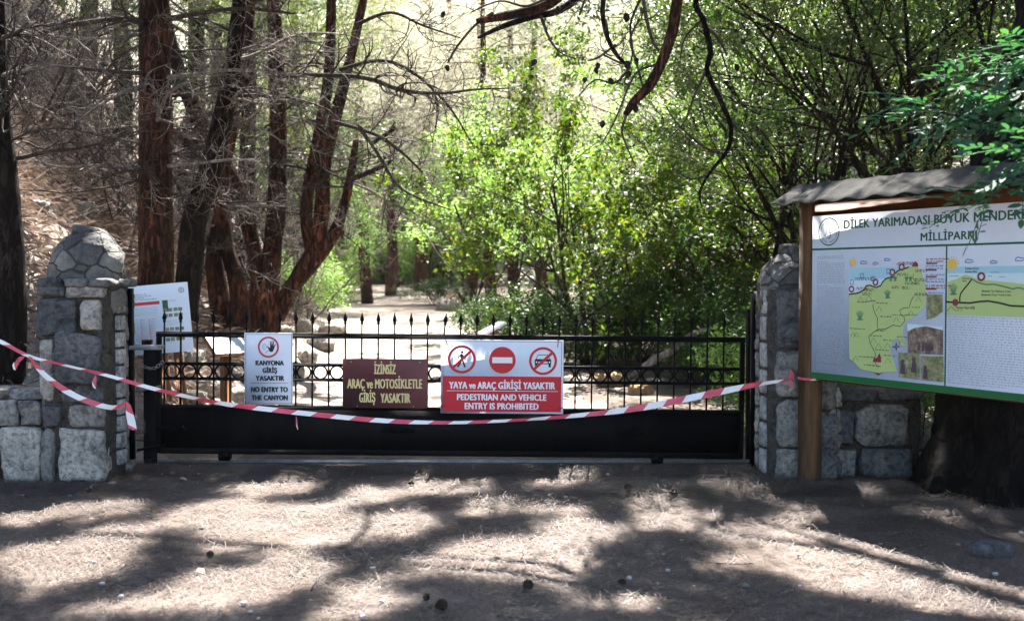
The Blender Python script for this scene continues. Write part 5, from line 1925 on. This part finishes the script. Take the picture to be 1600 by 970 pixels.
ltwig([(845, 25, 6), (858, 60, 4), (875, 82, 3), (900, 92, 2)], 8.1, L2, 4, 0.25)
ltwig([(960, -60, 5), (920, -10, 5), (905, 25, 3)], 8.1, L2, 4, 0.25)
ltwig([(1106, 45, 6), (1122, 60, 5), (1135, 85, 3)], 9.3, L4, 2, 0.2)
ltwig([(1130, 240, 5), (1100, 230, 4), (1060, 195, 3), (1040, 165, 2)], 9.3, L4, 6, 0.4)
ltwig([(1108, 100, 5), (1085, 150, 4), (1070, 190, 3), (1045, 215, 2)], 9.3, L4, 8, 0.4)
ltwig([(1140, 195, 4), (1165, 215, 3), (1180, 250, 2)], 9.3, L4, 6, 0.35)
ltwig([(1098, 30, 5), (1070, 60, 3), (1062, 100, 2)], 9.3, L4, 6, 0.3)
ltwig([(1112, 270, 4), (1080, 280, 3), (1050, 262, 2)], 9.3, L4, 3, 0.3)
cone_me = MB().lathe([(0.003, 0), (0.017, 0.01), (0.023, 0.026), (0.019, 0.045), (0.009, 0.06), (0.002, 0.066)], n=9).mesh('pine_cone', M['cone'])
for px, py, par, Y in ((698, 102, L2, 8.1), (934, 98, L5, 8.2), (915, 120, L5, 8.2), (930, 105, L5, 8.2), (978, 20, L5, 8.2), (952, 122, L5, 8.2), (980, 95, L1, 8.2), (994, 90, L1, 8.2), (992, 164, L1, 8.2), (1034, 88, L1, 8.2), (985, 112, L1, 8.2), (942, 188, L1, 8.2), (870, 10, L2, 8.1), (694, 18, L2, 8.1), (838, 92, L2, 8.1), (1162, 60, L4, 9.3), (1150, 100, L4, 9.3)):
    o = link('pine_cone', cone_me, par, P(px, py, Y), (math.pi + rnd.uniform(-.6, .6), rnd.uniform(-.6, .6), rnd.uniform(0, 6)))
    s = rnd.uniform(0.8, 1.15)
    o.scale = (s, s, s)

# overhead crowns that shade the ground in front of the gate (unseen pine tops, clusters placed to leave the wanted sun patches)
LIT = [(395, 832, 85, 34), (330, 800, 60, 22), (480, 798, 60, 16), (545, 825, 70, 26), (640, 815, 40, 16), (810, 868, 130, 36), (900, 828, 60, 16), (180, 838, 60, 18), (185, 793, 45, 14), (700, 760, 60, 14),
       (420, 760, 70, 12), (100, 895, 70, 25), (230, 945, 60, 22), (400, 915, 70, 30), (450, 880, 40, 20), (1085, 815, 55, 22), (1020, 790, 30, 12), (1245, 826, 75, 16), (1250, 868, 110, 30), (1400, 905, 160, 40), (1500, 930, 130, 36), (1320, 870, 70, 22),
       (1150, 770, 45, 10), (1275, 852, 40, 12), (1380, 858, 60, 14), (1470, 880, 60, 14), (560, 958, 70, 22), (30, 870, 40, 20), (1430, 820, 55, 14), (60, 800, 50, 10), (880, 800, 30, 9), (760, 795, 40, 10), (1000, 935, 30, 8), (860, 750, 30, 10), (600, 770, 40, 8)]
rl = random.Random(8)
LIT += [(rl.uniform(0, 1500), rl.uniform(742, 960), rl.uniform(14, 34), rl.uniform(5, 10)) for _ in range(46)]
lit = []
for px, py, rx, ry in LIT:
    c = G(px, py)
    kx = c.y / FPX
    e = G(px, py + ry)
    lit.append((c.x, c.y, rx * kx, abs(c.y - e.y)))
def in_lit(gx, gy, grow_=1.0):
    return any(((gx - a) / (c * grow_ + 0.10)) ** 2 + ((gy - b) / (d * grow_ + 0.12)) ** 2 < 1 for a, b, c, d in lit)

rg = random.Random(21)
pads = []
tries = 0
def visible(p):
    q = p.y
    return (p.z - EYE) / q * FPX < 455 + 60
while len(pads) < 1100 and tries < 60000:
    tries += 1
    gx, gy = rg.uniform(-4.6, 4.6), rg.uniform(4.2, 9.6)
    if in_lit(gx, gy, 1.0):
        continue
    h = rg.uniform(4.4, 7.6)
    p = Vector((gx, gy, 0)) + SUNV * (h / SUNV.z)
    if visible(p):
        continue
    if any((gx - q[1]) ** 2 + ((gy - q[2]) / 1.3) ** 2 < 0.0105 for q in pads):
        continue
    pads.append((p, gx, gy))
# further back, behind the gate: sparser
tries = 0
n0 = len(pads)
while len(pads) < n0 + 150 and tries < 20000:
    tries += 1
    gy = rg.uniform(9.6, 20)
    gx = rg.uniform(-5.5, 1.0) - 0.13 * (gy - 9.6)
    lowm = (gy * 0.62) * 0.30 + 1.6
    h = rg.uniform(6.0, 12.0)
    p = Vector((gx, gy, 0)) + SUNV * (h / SUNV.z)
    if visible(p):
        continue
    if mnoise.noise(Vector((gx * 0.6, gy * 0.5, 4))) < -0.05:
        continue
    pads.append((p, gx, gy))
crowns = {'main': [], 'twisted': [], 'big': []}
for p, gx, gy in pads:
    if p.x > 0.6:
        crowns['big'].append(p)
    elif p.y < 13.2:
        crowns['main'].append(p)
    else:
        crowns['twisted'].append(p)
def shade_crown_on(root, pts, starts, seed):
    """limbs out to the clusters, and the clusters of needles"""
    rgc = random.Random(seed)
    mb = MB()
    nodes = [(Vector(q), 0) for q in starts]
    left = [Vector(p) for p in pts]
    while left:
        best = None
        for i, p in enumerate(left):
            for j, (q, dp) in enumerate(nodes):
                d_ = (p - q).length + 0.10 * dp
                if best is None or d_ < best[0]:
                    best = (d_, i, j)
        _, i, j = best
        p = left.pop(i)
        q, dp = nodes[j]
        mid = q.lerp(p, 0.5) + Vector((rgc.uniform(-.1, .1), rgc.uniform(-.1, .1), rgc.uniform(-.05, .15)))
        r0 = max(0.007, 0.035 - 0.004 * dp)
        P3, r_ = refine([q, mid, p], [r0, r0 * .8, r0 * .6], 3)
        mb.tube(P3, r_, 4, 0, cap=False)
        nodes.append((p, dp + 1))
    o = mb.build('shade_crown_limbs', M['bark_dark'], root, True)
    o.location = -root.location
    C = np.array([tuple(p) for p in pts])
    V = np.concatenate([needle_tufts(C, 400, (0.17, 0.20, 0.13), 0.10, 0.0110, seed, 0.15, True), leaf_quads(C, 16, (0.12, 0.14, 0.08), 0.10, seed, 3.0)[:, :3]])
    o = quadmesh('crown', V, M['needle'], root, 3)  # unseen needle clusters, laid where the ground should be shaded
    o.location = -root.location
mt_ = P(244, -520, 12.6)
shade_crown_on(mp, crowns['main'], [P(244, -420, 12.6), P(250, -640, 12.6), Vector((-2.5, 11.5, 7.6)), Vector((-0.8, 11.0, 7.4)), Vector((-3.2, 10.5, 6.6))], 51)
shade_crown_on(tw, crowns['twisted'], [P(420, -260, 16.2), Vector((-2.6, 15.2, 8.4)), Vector((-0.8, 14.8, 8.6)), Vector((0.3, 14.5, 8.8))], 52)
shade_crown_on(bp, crowns['big'], [Vector((4.0, 8.2, 7.2)), Vector((3.0, 8.6, 6.6)), Vector((2.0, 9.5, 7.0)), Vector((1.2, 10.0, 7.2)), Vector((2.5, 11.5, 8.0))], 53)
def heavy_limb(root, pts, r0, r1):
    P3, r_ = refine([Vector(p) for p in pts], [r0 + (r1 - r0) * i / (len(pts) - 1) for i in range(len(pts))], 5)
    o = MB().tube(P3, r_, 8).build('limb', M['bark_dark'], root, True)
    o.location = -root.location
heavy_limb(mp, [P(242, -330, 12.6), (-3.2, 10.5, 6.6), (-2.5, 11.5, 7.6), (-0.8, 11.0, 7.4)], 0.11, 0.04)
heavy_limb(tw, [P(420, -240, 16.2), (-2.6, 15.2, 8.4), (-0.8, 14.8, 8.6), (0.3, 14.5, 8.8)], 0.11, 0.04)
heavy_limb(bp, [(4.2, 8.0, 6.2), (3.0, 8.6, 6.6), (2.0, 9.5, 7.0), (1.2, 10.0, 7.2)], 0.14, 0.05)
heavy_limb(bp, [(4.2, 8.0, 6.8), (3.2, 9.8, 7.4), (2.5, 11.5, 8.0)], 0.12, 0.05)

# ------------------------------------------------------------------ leafy sapling reaching in front of the board from the right
sap = thing('leafy_sapling', 'sapling with blue green feather leaves hanging in front of the right end of the board', 'tree', (3.55, 5.2, 0))
def sap_limb(pts, name, r):
    P3 = [Vector(p) for p in pts]
    p, r_ = refine(P3, [r * (1 - 0.75 * i / (len(pts) - 1)) for i in range(len(pts))], 6)
    o = MB().tube(p, r_, 7).build(name, M['bark_grey'], sap, True)
    o.location = -sap.location
    return p
sap_limb([(3.55, 5.2, -0.1), (3.5, 5.25, 1.2), (3.42, 5.3, 2.2), (3.30, 5.4, 2.9), (3.2, 5.5, 3.6)], 'trunk', 0.045)
A = [sap_limb([(3.46, 5.28, 1.8), P(1690, 290, 5.45), P(1610, 270, 5.5), P(1555, 300, 5.5), P(1520, 322, 5.5)], 'branch', 0.018),
     sap_limb([(3.42, 5.3, 2.2), P(1680, 190, 5.6), P(1580, 185, 5.7), P(1490, 180, 5.8), P(1430, 160, 5.8)], 'branch', 0.02),
     sap_limb([(3.36, 5.35, 2.5), P(1670, 130, 5.6), P(1590, 140, 5.7), P(1510, 130, 5.8)], 'branch', 0.018),
     sap_limb([(3.3, 5.4, 2.9), P(1660, 60, 5.6), P(1600, 80, 5.7), P(1560, 100, 5.7)], 'branch', 0.016),
     sap_limb([(3.44, 5.3, 2.0), P(1700, 240, 5.2), P(1640, 235, 5.2), P(1590, 250, 5.2)], 'branch', 0.016)]
g = np.random.default_rng(9)
LV, LF = MB(), None
def leaflet(mb, p, a, n_, L, W):
    b = np.cross(a, n_)
    b /= np.linalg.norm(b) + 1e-9
    up = np.cross(b, a)
    prof = [(0.0, 0.0), (0.22, 0.75), (0.5, 1.0), (0.78, 0.72), (1.0, 0.0)]
    vs = []
    for t, w in prof:
        c = p + a * L * t - up * L * 0.12 * t * t
        if w == 0:
            vs.append(c)
        else:
            vs += [c + b * W / 2 * w + up * W * 0.12, c, c - b * W / 2 * w + up * W * 0.12]
    fs = [(0, 2, 1), (0, 3, 2), (1, 2, 5, 4), (2, 3, 6, 5), (4, 5, 8, 7), (5, 6, 9, 8), (7, 8, 10), (8, 9, 10)]
    mb.add(vs, fs)
def pinnate(mb, p, d, L, pairs, ll, lw):
    d = d / np.linalg.norm(d)
    side = np.cross(d, np.array([0, 0, 1.0]))
    side /= np.linalg.norm(side) + 1e-9
    nrm = np.cross(side, d) + g.normal(0, 0.25, 3)
    nrm /= np.linalg.norm(nrm)
    side = np.cross(d, nrm)
    pts = []
    for i in range(pairs * 2 + 1):
        t = i / (pairs * 2)
        c = p + d * L * t + np.array([0, 0, -0.25 * L * t * t])
        pts.append(c)
    mb.tube([tuple(q) for q in pts], 0.0022, 4)
    for i in range(pairs):
        c = pts[2 * i + 2 if i < pairs - 1 else 2 * i + 1]
        for sg in (-1, 1):
            a = side * sg * 0.85 + d * 0.45 + g.normal(0, 0.12, 3)
            a /= np.linalg.norm(a)
            leaflet(mb, c, a, nrm, ll * g.uniform(.8, 1.15), lw)
    leaflet(mb, pts[-1], d, nrm, ll, lw)
for bi, br in enumerate(A):
    for i in range(7, len(br)):
        for rep in range(2 if bi in (1, 2, 3) else 1):
            a = np.array([-1.0, 0, 0]) * g.uniform(0.2, 1.1) + np.array([0, -1.0, 0]) * g.uniform(-1.0, 1.0) + np.array([0, 0, 1.0]) * g.uniform(-0.7, 0.5)
            ll = g.uniform(0.050, 0.075)
            pinnate(LV, np.array(br[i]) + g.normal(0, 0.02, 3), a, g.uniform(0.20, 0.34), int(g.integers(3, 6)), ll, ll * 0.48)
o = LV.build('foliage', M['leaf_blue'], sap)
o.location = -sap.location

# ------------------------------------------------------------------ rocks, fallen wood and litter
GR = 'rocks scattered on the bank behind the gate'
rk = []
for i in range(6):
    m_ = MB()
    stone(m_, (0, 0, 0.3), (1, 0.9, 0.75), i * 7.7, 0, amp=0.20, p=3.5, n=8)
    rk.append(m_.mesh('rock', M['rock']))
def rock(px, py, Y, s, label, group=None, me=None, name='rock'):
    q = P(px, py, Y)
    o = bpy.data.objects.new(name, me or rk[rnd.randrange(6)])
    COL.objects.link(o)
    o.location = (q.x, Y, H(q.x, Y) - 0.06 * s)
    o.rotation_euler = (0, 0, rnd.uniform(0, 6))
    o.scale = (s, s * rnd.uniform(.8, 1.2), s * rnd.uniform(.6, 1.0))
    tag(o, label, 'rock', group)
    return o
for px, Y, s in ((262, 11.6, .32), (290, 11.9, .4), (318, 11.4, .36), (345, 12.2, .3), (372, 11.8, .35), (300, 12.6, .3), (390, 13.2, .42), (430, 14, .3), (455, 15, .35), (480, 17, .4), (250, 12.2, .3), (330, 13.4, .35), (410, 12.2, .28), (275, 13, .4),
                 (360, 14.2, .3), (500, 20, .5), (470, 21, .5), (210, 13.2, .4), (150, 13.4, .45), (180, 12.4, .5), (120, 14.5, .5), (60, 13, .3), (440, 18, .45), (520, 23, .5), (345, 11.2, .25), (300, 11.0, .28)):
    rock(px, 500, Y, s, 'grey limestone rock on the needle covered bank behind the left end of the gate', GR)
ro = []
for i in range(3):
    m_ = MB()
    stone(m_, (0, 0, 0.3), (1, 0.9, 0.7), i * 4.1 + 2, 0, amp=0.25, p=4, n=8)
    ro.append(m_.mesh('boulder', M['rock_orange']))
rock(958, 600, 14.5, 0.42, 'sunlit ochre boulder seen through the gate right of the red sign', None, ro[0], 'boulder')
rock(1000, 600, 13.6, 0.30, 'smaller ochre boulder to the right of the sunlit one', None, ro[1], 'boulder')
rock(700, 490, 33.9, 0.7, 'low stone at the foot of the wooden lectern', None, rk[2])
lg = MB()
P3, rad = px_path([(985, 590, 9, 14.5), (1020, 564, 13, 14.4), (1050, 548, 12, 14.3), (1080, 524, 10, 14.2), (1112, 512, 6, 14.1)], 13.4)
p_, r_ = refine(P3, rad, 5)
lg.tube(p_, r_, 9)
tag(lg.build('fallen_trunk', M['dead_wood'], None, True), 'pale bare fallen trunk slanting through the shrubs behind the gate', 'fallen trunk')

big = MB()
stone(big, (0, 0, 0.03), (0.26, 0.16, 0.12), 5.5, 0, amp=0.14, p=3.2, n=10)
o = big.build('stone', M['slate'])
o.location = G(1548, 868)
tag(o, 'flat blue grey stone on the ground below the right end of the board', 'stone')

def scatter(name, meshes, n, label, cat, group, srange, zoff=0.0, region=(-4.4, 4.4, 4.75, 8.9), flatrot=False):
    for i in range(n):
        for _ in range(20):
            y = region[2] + (region[3] - region[2]) * rnd.random() ** 0.9
            x = rnd.uniform(region[0], region[1]) * (0.55 + 0.45 * y / 9)
            if y > 7.9 and (x < -3.0 or x > 1.9):
                continue
            break
        o = bpy.data.objects.new(name, meshes[rnd.randrange(len(meshes))])
        COL.objects.link(o)
        s = rnd.uniform(*srange)
        o.location = (x, y, H(x, y) + zoff)
        o.rotation_euler = (rnd.uniform(-.3, .3), rnd.uniform(-.3, .3), rnd.uniform(0, 6.28)) if not flatrot else (rnd.uniform(1.1, 1.9), 0, rnd.uniform(0, 6.28))
        o.scale = (s, s, s)
        tag(o, label, cat, group)
pb = []
for i in range(5):
    m_ = MB()
    stone(m_, (0, 0, 0.2), (1, 0.8, 0.6), i * 3.3 + 40, 0, amp=0.2, p=3, n=4)
    pb.append(m_.mesh('pebble', M['chip'] if i < 3 else M['stone_pale']))
scatter('pebble', pb, 90, 'small pale pebble lying on the needle covered ground in front of the gate', 'pebble', 'pebbles in front of the gate', (0.010, 0.034), 0.007)
cm = MB()
for ring_ in range(7):
    zr = 0.006 + ring_ * 0.0085
    rr0 = 0.027 * math.sin(math.pi * (0.18 + 0.72 * (1 - ring_ / 7.0)))
    n_ = 8
    for j in range(n_):
        a = 2 * math.pi * (j + 0.5 * (ring_ % 2)) / n_
        ca, sa = math.cos(a), math.sin(a)
        w_ = 0.010
        cm.add([(rr0 * .3 * ca, rr0 * .3 * sa, zr - .004), (rr0 * ca - w_ * sa, rr0 * sa + w_ * ca, zr), (rr0 * 1.15 * ca, rr0 * 1.15 * sa, zr + .006), (rr0 * ca + w_ * sa, rr0 * sa - w_ * ca, zr), (rr0 * .4 * ca, rr0 * .4 * sa, zr + .007)],
               [(0, 1, 2, 3), (1, 4, 2), (2, 4, 3), (0, 4, 1), (0, 3, 4)])
cm.lathe([(0.006, 0), (0.016, 0.012), (0.016, 0.04), (0.004, 0.064)], n=8)
gcone = cm.mesh('pine_cone', M['cone_ground'])
scatter('pine_cone', [gcone], 5, 'fallen brown pine cone lying on the ground in front of the gate', 'pine cone', 'fallen pine cones', (0.55, 0.8), 0.02, flatrot=True)
for px, py in ((680, 962), (818, 922), (985, 772), (1045, 778)):
    o = bpy.data.objects.new('pine_cone', gcone)
    COL.objects.link(o)
    q = G(px, py)
    o.location = (q.x, q.y, H(q.x, q.y) + 0.024)
    o.rotation_euler = (1.3, 0, rnd.uniform(0, 6))
    o.scale = (0.95, 0.95, 0.95)
    tag(o, 'fallen brown pine cone lying on the ground in front of the gate', 'pine cone', 'fallen pine cones')
dl = []
for i in range(4):
    m_ = MB()
    w_ = 0.35 + 0.1 * i
    m_.add([(0, 0, 0), (.3, w_ * .5, .06 + .03 * i), (.7, w_ * .45, .02), (1, 0, .08), (.7, -w_ * .5, .07), (.3, -w_ * .4, .02), (.5, 0, .0)], [(0, 6, 1), (1, 6, 2), (2, 6, 3), (3, 6, 4), (4, 6, 5), (5, 6, 0)])
    dl.append(m_.mesh('dry_leaf', M['dry_leaf']))
scatter('dry_leaf', dl, 70, 'dry curled leaf lying on the needle covered ground', 'leaf', 'dry leaves on the ground', (0.03, 0.075), 0.008)
tw_m = []
for i in range(4):
    m_ = MB()
    pts = [(0, 0, 0)]
    for q in range(5):
        pts.append((pts[-1][0] + .05, pts[-1][1] + rnd.uniform(-.015, .015), rnd.uniform(0, .012)))
    m_.tube(pts, [.005, .005, .0045, .004, .003, .002], 5)
    tw_m.append(m_.mesh('stick', M['dead_wood']))
scatter('stick', tw_m, 26, 'short dry stick lying on the ground in front of the gate', 'stick', 'dry sticks on the ground', (0.5, 1.3), 0.008)

# fallen pine needles: one mat nobody could count
g = np.random.default_rng(3)
N = 150000
yy = 4.5 + 5.2 * g.random(N) ** 0.85
xx = g.uniform(-1, 1, N) * (0.52 * yy + 0.2)
keep = np.array([mnoise.noise(Vector((x * 1.1, y * 1.1, 9))) + 0.35 * mnoise.noise(Vector((x * 4, y * 4, 1))) for x, y in zip(xx, yy)])
m_ = keep > g.uniform(-0.75, 0.45, N)
xx, yy = xx[m_], yy[m_]
hh = np.array([H(x, y) for x, y in zip(xx, yy)])
n = len(xx)
an = g.uniform(0, 2 * math.pi, n)
L = g.uniform(0.05, 0.12, n)
ti = g.normal(0, 0.10, n)
ax = np.stack([np.cos(an), np.sin(an), ti], 1)
sd = np.stack([-np.sin(an), np.cos(an), np.zeros(n)], 1)
C = np.stack([xx, yy, hh + 0.004 + g.random(n) * 0.012 + np.abs(ti) * L * 0.5], 1)
# drifts of needles banked up against the walls, the gate track and the board post
drift = []
for px, py, sx, nn_ in ((195, 738, .22, 1500), (120, 764, .35, 1200), (20, 764, .4, 1200), (1205, 758, .25, 1300), (1300, 772, .3, 2200), (1370, 770, .35, 2200), (1420, 792, .3, 2000), (1480, 815, .35, 1800),
                        (350, 738, .6, 1500), (600, 737, .8, 1500), (850, 738, .8, 1500), (1080, 742, .6, 2200), (1130, 770, .5, 1500), (760, 790, .5, 900), (980, 775, .4, 1100)):
    c_ = G(px, py)
    drift.append(np.stack([g.normal(c_.x, sx, nn_), g.normal(c_.y, 0.11, nn_), np.zeros(nn_)], 1))
drift = np.concatenate(drift)
xx = np.concatenate([xx, drift[:, 0]])
yy = np.concatenate([yy, drift[:, 1]])
hh = np.concatenate([hh, np.array([H(x, y) for x, y in drift[:, :2]]) + np.abs(g.normal(0, 0.022, len(drift)))])
n = len(xx)
an = g.uniform(0, 2 * math.pi, n)
L = g.uniform(0.05, 0.12, n)
ti = g.normal(0, 0.12, n)
ax = np.stack([np.cos(an), np.sin(an), ti], 1)
sd = np.stack([-np.sin(an), np.cos(an), np.zeros(n)], 1)
C = np.stack([xx, yy, hh + 0.004 + g.random(n) * 0.012 + np.abs(ti) * L * 0.5], 1)
bw = 0.0012
mid = C + sd * (g.normal(0, 0.008, n))[:, None]
V1 = np.stack([C - ax * (L / 2)[:, None] - sd * bw, mid - sd * bw, mid + sd * bw, C - ax * (L / 2)[:, None] + sd * bw], 1)
V2 = np.stack([mid - sd * bw, C + ax * (L / 2)[:, None] - sd * bw, C + ax * (L / 2)[:, None] + sd * bw, mid + sd * bw], 1)
o = quadmesh('needle_litter', np.concatenate([V1, V2]), M['litter'])
tag(o, 'brown fallen pine needles matted over the ground', 'pine needles', None, 'stuff')

bpy.data.objects.remove(_to)
for kd, o in PROTO.items():
    if kd not in _used:
        for c in list(o.children):
            bpy.data.objects.remove(c)
        bpy.data.objects.remove(o)
